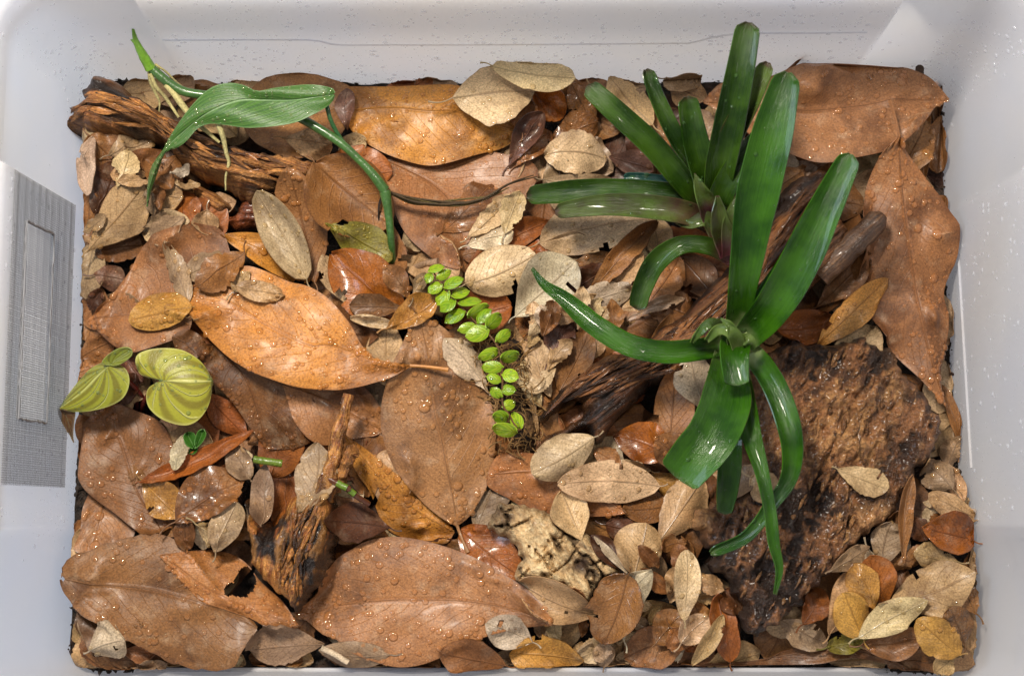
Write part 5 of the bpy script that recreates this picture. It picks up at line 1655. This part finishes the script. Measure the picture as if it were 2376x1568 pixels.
# ---------------------------------------------------------------- soft leaves traced by outline
def soft_material(name, ground, dark, vein, nv, slope, rough=0.45, vw=0.10, sheen=0.25, palmate=False):
    m, nt, nd, pb = new_mat(name)
    b = NB(nt)
    tc = b.n('ShaderNodeTexCoord')
    sep = b.n('ShaderNodeSeparateXYZ')
    b.l(tc.outputs['UV'], sep.inputs[0])
    t, s = sep.outputs[0], sep.outputs[1]
    sa = b.m('ABSOLUTE', s)
    big = b.noise(tc.outputs['Object'], 60.0, 3.0)
    fn = b.noise(tc.outputs['Object'], 800.0, 3.0)
    ph = b.m('SUBTRACT', b.m('MULTIPLY', t, float(nv)), b.m('MULTIPLY', b.m('POWER', sa, 1.3), float(slope)))
    if palmate:
        ph = b.m('ADD', b.m('MULTIPLY', b.m('ARCTAN2', sa, b.m('MULTIPLY', t, 1.5)), float(nv) / 1.5708), 0.5)
    fr = b.m('ABSOLUTE', b.m('SUBTRACT', b.m('FRACT', b.m('ADD', ph, b.m('MULTIPLY', big, 0.25))), 0.5))
    ve = b.m('MULTIPLY', b.ramp(fr, vw, 0.0), b.ramp(sa, 1.05, 0.75))
    mid = b.ramp(sa, 0.08, 0.025)
    vf = b.m('MAXIMUM', ve, mid)
    c = b.mix(b.ramp(b.m('ADD', b.m('MULTIPLY', b.ramp(fr, 0.15, 0.45), 0.5), b.m('MULTIPLY', big, 0.5)), 0.3, 0.75), ground, dark)
    c = b.mix(b.m('MULTIPLY', vf, 0.75), c, vein)
    c = b.mix(b.m('MULTIPLY', b.ramp(sa, 0.92, 1.0), 0.5), c, vein)
    c = b.mix(0.3, c, b.mix(1.0, c, b.mix(fn, (0.5, 0.5, 0.5), (1.5, 1.5, 1.5)), 'MULTIPLY'))
    info = b.n('ShaderNodeObjectInfo')
    c = b.mix(1.0, c, b.mix(info.outputs['Random'], (0.62, 0.72, 0.6), (1.12, 1.06, 1.1)), 'MULTIPLY')
    b.l(c, pb.inputs['Base Color'])
    pb.inputs['Roughness'].default_value = rough
    pb.inputs['Sheen Weight'].default_value = sheen
    b.l(b.bump(b.m('ADD', b.m('MULTIPLY', vf, -0.8), b.m('MULTIPLY', fn, 0.25)), 0.0012, 0.8), pb.inputs['Normal'])
    tr = b.n('ShaderNodeBsdfTranslucent')
    b.l(c, tr.inputs['Color'])
    mx = b.n('ShaderNodeMixShader')
    mx.inputs[0].default_value = 0.2
    b.l(pb.outputs[0], mx.inputs[1]); b.l(tr.outputs[0], mx.inputs[2])
    b.l(mx.outputs[0], nd['Material Output'].inputs[0])
    return m


M_VELVET = soft_material('velvet leaf', c3(166, 168, 52), c3(132, 126, 38), c3(214, 216, 132), 4, 1.5, 0.36, 0.06, 0.25, True)
M_VINE = soft_material('vine leaf', c3(74, 118, 40), c3(54, 94, 34), c3(128, 164, 110), 11, 5.0, 0.4, 0.05, 0.1)
M_FERN = soft_material('fern leaflet', c3(166, 194, 42), c3(136, 172, 34), c3(178, 204, 72), 2, 1.0, 0.24, 0.04, 0.0)
M_SEED = soft_material('seedling leaf', c3(66, 122, 34), c3(48, 98, 26), c3(110, 160, 80), 6, 2.5, 0.35, 0.1, 0.0)


def traced(parent, org, mid, left, right, height, mat, name='leaf', nt=44, ns=22, th=0.0005, drops=0, rlo=0.0004, rhi=0.0009):
    """a leaf of the plant from traced plan lines; height(t, s) in metres"""
    m = pts(mid); l = np.vstack([m[:1], pts(left), m[-1:]]); r = np.vstack([m[:1], pts(right), m[-1:]])
    t = np.linspace(0.004, 0.996, nt + 1); s = np.linspace(-1, 1, ns + 1)
    rs = lambda L: np.stack([np.interp(t, np.linspace(0, 1, 60), spline(L, 60)[:, k]) for k in (0, 1)], -1)
    m, l, r = rs(m), rs(l), rs(r)
    G = np.empty((nt + 1, ns + 1, 3))
    for j, a in enumerate(s):
        uvp = m + ((l if a < 0 else r) - m) * abs(a)
        G[:, j] = P(uvp[:, 0], uvp[:, 1], np.broadcast_to(height(t, a), (nt + 1,)))
    V, F, N = sheet(G, np.ones((nt, ns), bool), th)
    uv = np.stack(np.broadcast_arrays(t[:, None], s[None, :]), -1).reshape(-1, 2)
    o = mesh_obj(name, V, F, mat, org, parent, np.vstack([uv, uv]))
    if drops:
        ci = rng.integers(1, nt, drops); cj = rng.integers(1, ns, drops)
        v, f = beads(G[ci, cj], N[ci, cj], rlo + rhi * rng.random(drops) ** 2.5, 0.45)
        d = mesh_obj('droplets', v, f, M_WATER, org, o, None, (0.30, 0.42, 0.14))
        d['kind'] = 'stuff'
    return o


def stem(parent, org, line, zs, r, color, name='stem', mat=None, seg=10, n=40, rough=0.06):
    q = pts(line)
    p = np.vstack([P(*a, z) for a, z in zip(q, zs)])
    r = np.interp(np.linspace(0, 1, n), np.linspace(0, 1, len(r)), r) if hasattr(r, '__len__') else r
    v, f, _ = tube(spline(p, n), np.full(n, 1.0) * r, seg, rough, 3)
    return mesh_obj(name, v, f, mat or M_STEM, org, parent, None, lin(color))


vine = thing('climbing_vine', P(912, 612, 0.02), 'green vine with one long drooping leaf and pale roots over the driftwood log', 'plant')
vo_ = tuple(vine.location)
GR = (58, 94, 40)
stem(vine, vo_, 'Z 912,612 908,560 902,500 893,442', (0.036, 0.046, 0.050, 0.053), (0.0021, 0.0023, 0.0026, 0.0036), GR)
stem(vine, vo_, 'Z 893,442 868,408 830,368 780,325 700,276 620,240 540,228 480,222 430,214 395,196 352,160', (0.053, 0.056, 0.058, 0.060, 0.060, 0.060, 0.060, 0.060, 0.061, 0.063, 0.066), (0.0036, 0.0027, 0.0028, 0.003, 0.003, 0.003, 0.003, 0.003, 0.003), GR)
stem(vine, vo_, 'Z 800,335 782,308 766,275 757,240', (0.056, 0.060, 0.064, 0.066), 0.0014, (40, 84, 40), 'leaf_stalk')
stem(vine, vo_, 'Z 350,160 330,125 315,95 308,66', (0.066, 0.072, 0.076, 0.080), (0.0036, 0.0030, 0.0020, 0.0007), (104, 150, 36), 'shoot')
stem(vine, vo_, 'Z 312,98 303,92', (0.076, 0.077), (0.0012, 0.0004), (104, 150, 36), 'shoot', n=6)
PR = (176, 166, 112)
for ln, zz, rr in (('A 950,440 960,520 995,600 1018,650 1015,712', (0.066, 0.062, 0.056, 0.050, 0.044), (0.0016, 0.0015, 0.0012, 0.0005)),
                   ('A 960,470 1000,560 1060,630 1140,750', (0.066, 0.061, 0.055, 0.046), (0.0018, 0.0017, 0.0015, 0.0012)),
                   ('A 1060,540 1120,610 1170,680 1250,780 1330,850 1400,910', (0.062, 0.056, 0.050, 0.046, 0.042, 0.040), (0.0026, 0.0030, 0.0026, 0.0020, 0.0012)),
                   ('A 990,410 1060,460 1120,520 1190,572', (0.066, 0.064, 0.060, 0.056), (0.0010, 0.0010, 0.0008, 0.0004)),
                   ('A 1010,430 1030,500 1075,570 1140,640', (0.065, 0.060, 0.056, 0.052), (0.0010, 0.0012, 0.0010, 0.0008)),
                   ('A 1395,790 1425,880 1445,980 1460,1040 1440,1130 1440,1215', (0.058, 0.052, 0.046, 0.043, 0.038, 0.034), (0.0028, 0.0024, 0.0018, 0.0014, 0.0010, 0.0006)),
                   ('A 1405,800 1412,860 1430,930', (0.057, 0.053, 0.050), (0.0016, 0.0014, 0.0008))):
    stem(vine, vo_, ln, np.maximum(np.array(zz), 0.052 + 0.012 * np.linspace(1, 0, len(zz))), np.array(rr) * 0.75, PR, 'root', M_FIBRE, 7, 24, 0.15)
for k in range(7):
    q = pts('Z 905,446 960,464 1050,474 1120,460 1180,432 1240,414') + rng.normal(0, 4.5, (6, 2)) * np.array([[0.3], [1], [1], [1], [1], [1.4]])
    line = 'Z ' + ' '.join(f'{a:.1f},{b:.1f}' for a, b in q[:int(rng.integers(4, 7))])
    stem(vine, vo_, line, np.array([0.046, 0.044, 0.042, 0.042, 0.040, 0.034])[:len(line.split()) - 1] + rng.normal(0, 0.001), (0.0009, 0.0008, 0.0007, 0.0004), (92, 78, 36) if k % 2 else (66, 50, 26), 'aerial_root', M_FIBRE, 6, 30, 0.2)
for k in range(3):
    stem(vine, vo_, f'Z 893,446 882,{462 + 6 * k} 878,{490 + 8 * k} 890,{515 + 10 * k}', (0.044, 0.040, 0.036, 0.030), 0.0004, (40, 28, 18), 'aerial_root', M_FIBRE, 5, 16, 0.1)
traced(vine, vo_, 'A 2135,600 1990,625 1850,640 1680,638 1520,642 1330,720 1190,825 1070,935 1000,1040 955,1190 936,1325',
       'A 2125,565 1980,540 1760,560 1640,582 1560,545 1450,530 1330,570 1210,690 1100,845 1040,955 965,1065 938,1200',
       'A 2115,660 2000,730 1850,790 1600,817 1450,800 1340,790 1260,820 1190,900 1120,950 1055,965 1015,1060 960,1230',
       lambda t, a: 0.072 - 0.004 * t - 0.034 * np.clip(t - 0.45, 0, 1) ** 1.4 + 0.006 * abs(a) * (1 - t) - 0.003 * a * a + 0.0012 * np.sin(t * 16 + a * 3), M_VINE, drops=240)

vel = thing('velvet_plant', P(330, 975, 0.015), 'young plant with two velvety yellow green leaves with pale veins by the vent', 'plant')
ve_ = tuple(vel.location)
stem(vel, ve_, 'D 930,1120 900,1080 850,1020 760,930 705,890', (0.016, 0.024, 0.032, 0.044, 0.050), 0.0013, (96, 34, 26), 'leaf_stalk')
stem(vel, ve_, 'D 900,1200 915,1130 960,1060 1025,992', (0.012, 0.022, 0.032, 0.042), 0.0014, (96, 34, 26), 'leaf_stalk')
stem(vel, ve_, 'D 880,1190 870,1120 840,1060 800,1010', (0.010, 0.018, 0.022, 0.024), 0.0016, (80, 28, 22), 'leaf_stalk')
traced(vel, ve_, 'D 1020,992 1120,990 1240,992 1356,996', 'D 960,975 895,950 866,890 872,830 940,795 1050,782 1160,795 1260,850 1325,925', 'D 985,1010 945,1040 932,1100 955,1170 1040,1240 1170,1276 1260,1245 1325,1160 1350,1070',
       lambda t, a: 0.044 + 0.004 * np.sin(t * 3.1) * (1 - 0.4 * abs(a)) - 0.003 * a * a - 0.004 * t, M_VELVET, drops=70, rhi=0.0012)
traced(vel, ve_, 'D 705,888 620,960 520,1060 372,1172', 'D 690,872 640,880 570,920 500,995 430,1085', 'D 740,880 805,920 826,1000 790,1095 700,1152 560,1186 440,1188',
       lambda t, a: 0.054 + 0.004 * (a + 1) * 0.5 - 0.006 * t - 0.004 * a * a, M_VELVET, drops=60)
traced(vel, ve_, 'D 705,888 750,850 840,795', 'D 650,880 680,835 750,790 810,780', 'D 740,892 790,870 835,830', lambda t, a: 0.055 + 0.003 * t + 0.002 * a * a, M_VELVET, nt=24, ns=14, drops=6)
traced(vel, ve_, 'D 400,1178 425,1230 450,1310 468,1388', 'D 372,1180 385,1230 425,1300 455,1360', 'D 460,1186 478,1192 468,1260 462,1340', lambda t, a: 0.048 - 0.012 * t + 0.003 * a * a,
       soft_material('velvet leaf underside', c3(130, 84, 44), c3(110, 66, 34), c3(150, 120, 60), 5, 2.0, 0.5), 'drip_tip', 24, 10)

seed = thing('green_seedling', P(450, 1050, 0.012), 'tiny green seedling with three leaflets beside the white papery leaf', 'plant')
se_ = tuple(seed.location)
stem(seed, se_, 'D 1225,1470 1230,1440 1240,1420', (0.012, 0.022, 0.028), 0.0009, (70, 120, 40))
traced(seed, se_, 'D 1240,1425 1215,1370 1190,1320', 'D 1190,1400 1172,1350', 'D 1250,1375 1235,1325', lambda t, a: 0.029 + 0.003 * abs(a), M_SEED, 'leaflet', 16, 10)
traced(seed, se_, 'D 1245,1420 1275,1365 1298,1300', 'D 1245,1370 1265,1315', 'D 1285,1385 1312,1335', lambda t, a: 0.030 + 0.003 * abs(a), M_SEED, 'leaflet', 16, 10)
traced(seed, se_, 'D 1235,1420 1225,1440 1220,1458', 'D 1195,1425 1205,1450', 'D 1262,1425 1245,1450', lambda t, a: 0.028 + 0.002 * abs(a), M_SEED, 'leaflet', 12, 8)

# moss plug under the fern: loose brown fibres
def fibres(name, label, area, n, ln, cols, zlift, bare=False):
    q = pts(area)
    lo, hi = q.min(0), q.max(0)
    items = []
    while len(items) < n:
        u, v_ = lo + (hi - lo) * rng.random(2)
        if not inside(np.array([u]), np.array([v_]), q)[0]:
            continue
        p0 = P(u, v_, 0.014)
        if bare and float(h_at(p0[0], p0[1])) > float(h_at(p0[0], p0[1], HT_SOIL)) + 0.0015:
            continue
        z0 = min(float(h_at(p0[0], p0[1])), 0.034) + rng.random() * zlift
        th = rng.random() * 6.28
        L = ln * (0.4 + rng.random())
        k = np.linspace(0, 1, 7)
        cv = rng.normal(0, 1.4)
        x = p0[0] + np.cumsum(np.cos(th + cv * k)) * L / 7
        y = p0[1] + np.cumsum(np.sin(th + cv * k)) * L / 7
        z = z0 + 0.004 * np.sin(k * 3 + rng.random() * 3) * rng.random()
        vv, ff, _ = tube(np.stack([x, y, z], -1), 0.00022 + 0.00022 * rng.random(), 4)
        items.append((vv, ff))
    v, f = merge(items)
    o = mesh_obj(name, v, f, M_FIBRE, (0, 0, 0), None, None, lin(cols))
    o['kind'] = 'stuff'; o['label'] = label
    return o


def rel_moss(al, ac, d):
    return 0.007 * (fbm(al * 120, ac * 120, 81, 4) - 0.5), fbm(al * 90, ac * 90, 83) * 1.4 - 0.5


moss = thing('moss_plug', P(1180, 950, 0.01), 'brown fibrous moss plug at the root of the fern', 'moss')
slab('plug', moss, tuple(moss.location), 'E 830,700 930,720 1040,700 1150,720 1190,850 1210,950 1230,1060 1250,1180 1280,1330 1260,1440 1160,1450 1060,1440 1020,1300 1000,1200 960,1080 900,960 900,850', 'E 900,700 1200,1440', 0.012,
     wood_material('fibrous moss', c3(170, 128, 74), c3(110, 76, 42), c3(48, 30, 17), 0.4, (150, 150), 0.8, 0.0, 0.003, 700.0), rel_moss, 0.028, 0.002, 0.001, 0.015, 0.008)
fibres('moss_fibres', 'loose brown fibres on the moss plug', 'E 850,700 1150,720 1230,1000 1280,1330 1250,1450 1060,1450 960,1080 890,900', 300, 0.010, (136, 102, 58), 0.006)
fibres('root_fibres', 'fine dark root fibres in the soil gaps', 'Z 215,200 2170,200 2230,1530 215,1530', 140, 0.012, (70, 44, 26), 0.001, True)

fern = thing('button_fern', P(1180, 1010, 0.016), 'small fern frond with round bright lime green leaflets in the centre', 'plant')
fe_ = tuple(fern.location)
RACH = pts('E 610,300 690,415 800,535 900,640 980,715 1022,785 1048,900 1050,1000 1052,1140 1090,1205 1140,1290')
rz_ = np.linspace(0.047, 0.049, len(RACH))
stem(fern, fe_, 'Z ' + ' '.join(f'{a:.1f},{b:.1f}' for a, b in RACH), rz_, (0.0005, 0.0006, 0.0007), (96, 66, 32), 'rachis', M_FIBRE, 6, 60, 0.05)
FL = [(625, 275, 95, 48, -15), (580, 335, 70, 66, -60), (675, 315, 115, 65, -30), (735, 365, 130, 75, -25), (620, 400, 105, 72, -30), (780, 430, 120, 78, -15), (668, 460, 112, 78, -50), (840, 485, 150, 54, -5),
      (700, 510, 112, 76, -35), (745, 580, 140, 78, -30), (895, 548, 150, 70, -30), (930, 578, 128, 74, -45), (995, 610, 140, 98, -45), (825, 655, 115, 66, -15), (890, 690, 146, 92, -15), (1055, 705, 130, 82, -40),
      (960, 822, 142, 84, -25), (1098, 838, 118, 80, -15), (985, 905, 132, 82, 0), (1100, 958, 96, 76, 10), (995, 978, 104, 74, 20), (1088, 1048, 96, 72, 0), (1010, 1068, 88, 62, 35), (1090, 1145, 86, 76, -20),
      (1038, 1222, 106, 92, 0), (1140, 1245, 106, 86, 60), (1065, 1305, 148, 80, 10)]
for i, (cx, cy, ll, ww, an) in enumerate(FL):
    k_ = rng.uniform(0.92, 1.14)
    ll, ww = ll * k_, ww * k_ * rng.uniform(0.9, 1.08)
    d2 = np.hypot(RACH[:, 0] - (784 + cx * .3637), RACH[:, 1] - (522.7 + cy * .3637))
    a = math.radians(an)
    dx, dy = math.cos(a), math.sin(a)
    near = RACH[d2.argmin()]
    if (784 + cx * .3637 - near[0]) * dx + (522.7 + cy * .3637 - near[1]) * dy < 0:
        dx, dy = -dx, -dy                                   # stalk side faces the rachis
    z0 = float(np.interp(d2.argmin(), range(len(RACH)), rz_)) + 0.0015 * rng.random()
    th = np.linspace(0, 1, 9)
    prof = np.sin(np.pi * th ** 0.95) ** 0.55 * ww / 2
    mk = lambda o: ' '.join(f'{cx + dx * (k - 0.5) * ll - dy * o * p_:.1f},{cy + dy * (k - 0.5) * ll + dx * o * p_:.1f}' for k, p_ in zip(th, prof))
    ti, tw = rng.normal(0.0004, 0.0026), rng.normal(0, 0.0018)
    traced(fern, fe_, 'E ' + mk(0), 'E ' + ' '.join(mk(-1).split()[1:-1]), 'E ' + ' '.join(mk(1).split()[1:-1]),
           lambda t, q, z0=z0, ti=ti, tw=tw: z0 + ti * t + tw * q + 0.0009 * (1 - q * q) * np.sin(t * 3.1) - 0.001 * t * t, M_FERN, 'leaflet', 14, 10, 0.0006, 3 if i % 2 else 1, 0.0004, 0.0008)

# cut stems, twigs and stalks lying on the litter
def twig(name, label, line, zs, r, color, mat=None, **kw):
    q = pts(line)
    w = np.vstack([P(*a, z) for a, z in zip(q, zs)])
    zs = np.maximum(zs, h_at(w[:, 0], w[:, 1]) + 0.0012)
    o = thing(name, P(*q[0], zs[0]), label, 'twig')
    stem(o, tuple(o.location), line, zs, r, color, 'rod', mat, **kw)
    return o


twig('cut_stem', 'bright green cut stem end left of the beaded grey leaf', 'G 1622,185 1700,198 1800,212', (0.030, 0.031, 0.030), 0.0024, (96, 118, 34))
tw = twig('rooted_stem', 'brown stem with green joints lying across the charred driftwood', 'G 2055,278 2120,320 2221,372 H 60,372 120,420 200,470', (0.047, 0.047, 0.047, 0.046, 0.043, 0.038), (0.0019, 0.0019, 0.0020, 0.0018, 0.0016), (84, 44, 22))
stem(tw, tuple(tw.location), 'G 2150,335 2180,352 2215,368', (0.0475, 0.0475, 0.0475), 0.0022, (92, 118, 34), 'green_joint', n=10)
stem(tw, tuple(tw.location), 'H 70,382 90,394 108,408', (0.0455, 0.045, 0.0445), 0.0020, (92, 118, 34), 'green_joint', n=10)
twig('pale_stalk', 'pale dry stalk along the near wall beside the torn grey leaf', 'G 2050,1385 2130,1425 2221,1480', (0.028, 0.027, 0.026), 0.0018, (196, 176, 148), M_FIBRE)
twig('dry_stalk', 'grey dry stalk at the upper end of the fern', 'E 485,275 560,245 640,232', (0.026, 0.028, 0.030), (0.0022, 0.0020, 0.0026), (150, 120, 92), M_FIBRE)
twig('dead_twig', 'thin brown twig standing against the far wall behind the bromeliad', 'C 690,470 760,410 832,330', (0.03, 0.04, 0.052), (0.0011, 0.0010, 0.0008), (120, 76, 40), M_FIBRE)
twig('dead_twig', 'short dark stick upright in the far right corner', 'C 1562,520 1555,470 1556,440', (0.012, 0.026, 0.034), (0.0022, 0.0026, 0.0028), (62, 44, 30), M_FIBRE)
twig('dead_twig', 'thin pale root thread at the near wall below the tan grey leaf', 'H 1530,1410 1580,1370 1620,1350', (0.020, 0.022, 0.022), 0.0008, (150, 124, 92), M_FIBRE)

finish_leaves()


# a few drops large enough to point at
def pool(label, reg, x, y, lx, ly, ang):
    c = pts(f'{reg} {x},{y}')[0]
    w = P(*c, 0.02)
    z = float(h_at(w[0], w[1]))
    w = P(*c, z)
    k = 0.3637 * 0.00028 * 0.5
    v, f = dome(28, 8)
    ca, sa = math.cos(math.radians(ang)), math.sin(math.radians(ang))
    q = v * np.array([lx * k, ly * k, min(lx, ly) * k * 0.62])
    q = np.stack([q[:, 0] * ca - q[:, 1] * sa, q[:, 0] * sa + q[:, 1] * ca, q[:, 2]], -1)
    q[:, :2] += w[:2]
    zz = h_at(q[:, 0], q[:, 1])
    q[:, 2] += np.minimum(zz, z + 0.002) - 0.0002
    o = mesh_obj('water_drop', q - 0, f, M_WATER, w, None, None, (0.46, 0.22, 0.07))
    o['label'] = label; o['category'] = 'drop'; o['group'] = 'large water drops on leaves'


pool('long water drop lying in the midrib of the far right leaf', 'C', 1008, 712, 262, 84, 0)
pool('round drop high on the far right leaf, left of its middle', 'C', 935, 515, 64, 60, 0)
pool('round drop high on the far right leaf, right of its middle', 'C', 1227, 500, 66, 62, 0)
pool('tall drop on the midrib of the right wall leaf', 'C', 1430, 1480, 64, 100, 0)
pool('biggest drop on the biggest orange leaf', 'D', 1800, 682, 84, 70, 0)
pool('flat drop right of the biggest one on the orange leaf', 'D', 2025, 780, 84, 56, 0)
pool('large drop on the oval golden leaf', 'D', 1102, 535, 92, 66, -20)
pool('large drop on the midrib at the left of the bottom centre leaf', 'H', 182, 1108, 98, 72, 0)
pool('wide drop on the midrib of the bottom centre leaf', 'H', 398, 1098, 86, 54, 0)
pool('round drop on the midrib of the bottom centre leaf', 'H', 518, 1100, 60, 60, 0)
pool('dark round drop near the top of the bottom centre leaf', 'H', 234, 888, 62, 58, 0)
pool('jagged drop on the midrib of the central brown leaf', 'E', 630, 1228, 54, 100, 0)
pool('drop below the fern tip level on the central leaf midrib', 'E', 612, 1100, 56, 66, 0)
pool('round drop on the upper part of the central brown leaf', 'E', 597, 1018, 62, 62, 0)
pool('right hand drop of the pair in the middle of the central leaf', 'E', 727, 1212, 52, 52, 0)
pool('left hand drop beside the midrib of the central leaf', 'E', 495, 1155, 54, 52, 0)
pool('round drop on the lower half of the bottom left leaf', 'G', 948, 1073, 56, 56, 0)
pool('drop on the midrib of the bottom left leaf', 'G', 1108, 1062, 56, 48, 0)
pool('sagging drop under the tear of the bottom left leaf', 'G', 1280, 1105, 104, 46, 0)
pool('lowest round drop on the bottom left leaf', 'G', 883, 1236, 56, 64, 0)
pool('wet hollow of water on the large left leaf by the amber leaf', 'G', 880, 300, 120, 160, 20)


# soil crumbs where the soil lies bare
def edge_spot():
    side = rng.integers(0, 4)
    t = rng.random() * 2 - 1
    d = 0.0005 + 0.03 * rng.random() ** 2
    if side == 0: x, y = TCX + t * TA, TCY - TB + d
    elif side == 1: x, y = TCX + t * TA, TCY + TB - d
    elif side == 2: x, y = TCX - TA + d, TCY + t * TB
    else: x, y = TCX + TA - d, TCY + t * TB
    h = float(h_at(x, y))
    if h > float(h_at(x, y, HT_SOIL)) + 0.0012:
        return edge_spot()
    return x, y, h + 0.001 * rng.random() + (0.004 * rng.random() ** 3)


v, f = crumbs(450, edge_spot, 0.0016)
o = mesh_obj('soil_crumbs', v, f, M_SOIL, smooth=False)
o['kind'] = 'stuff'; o['label'] = 'dark soil crumbs along the edge of the tub'
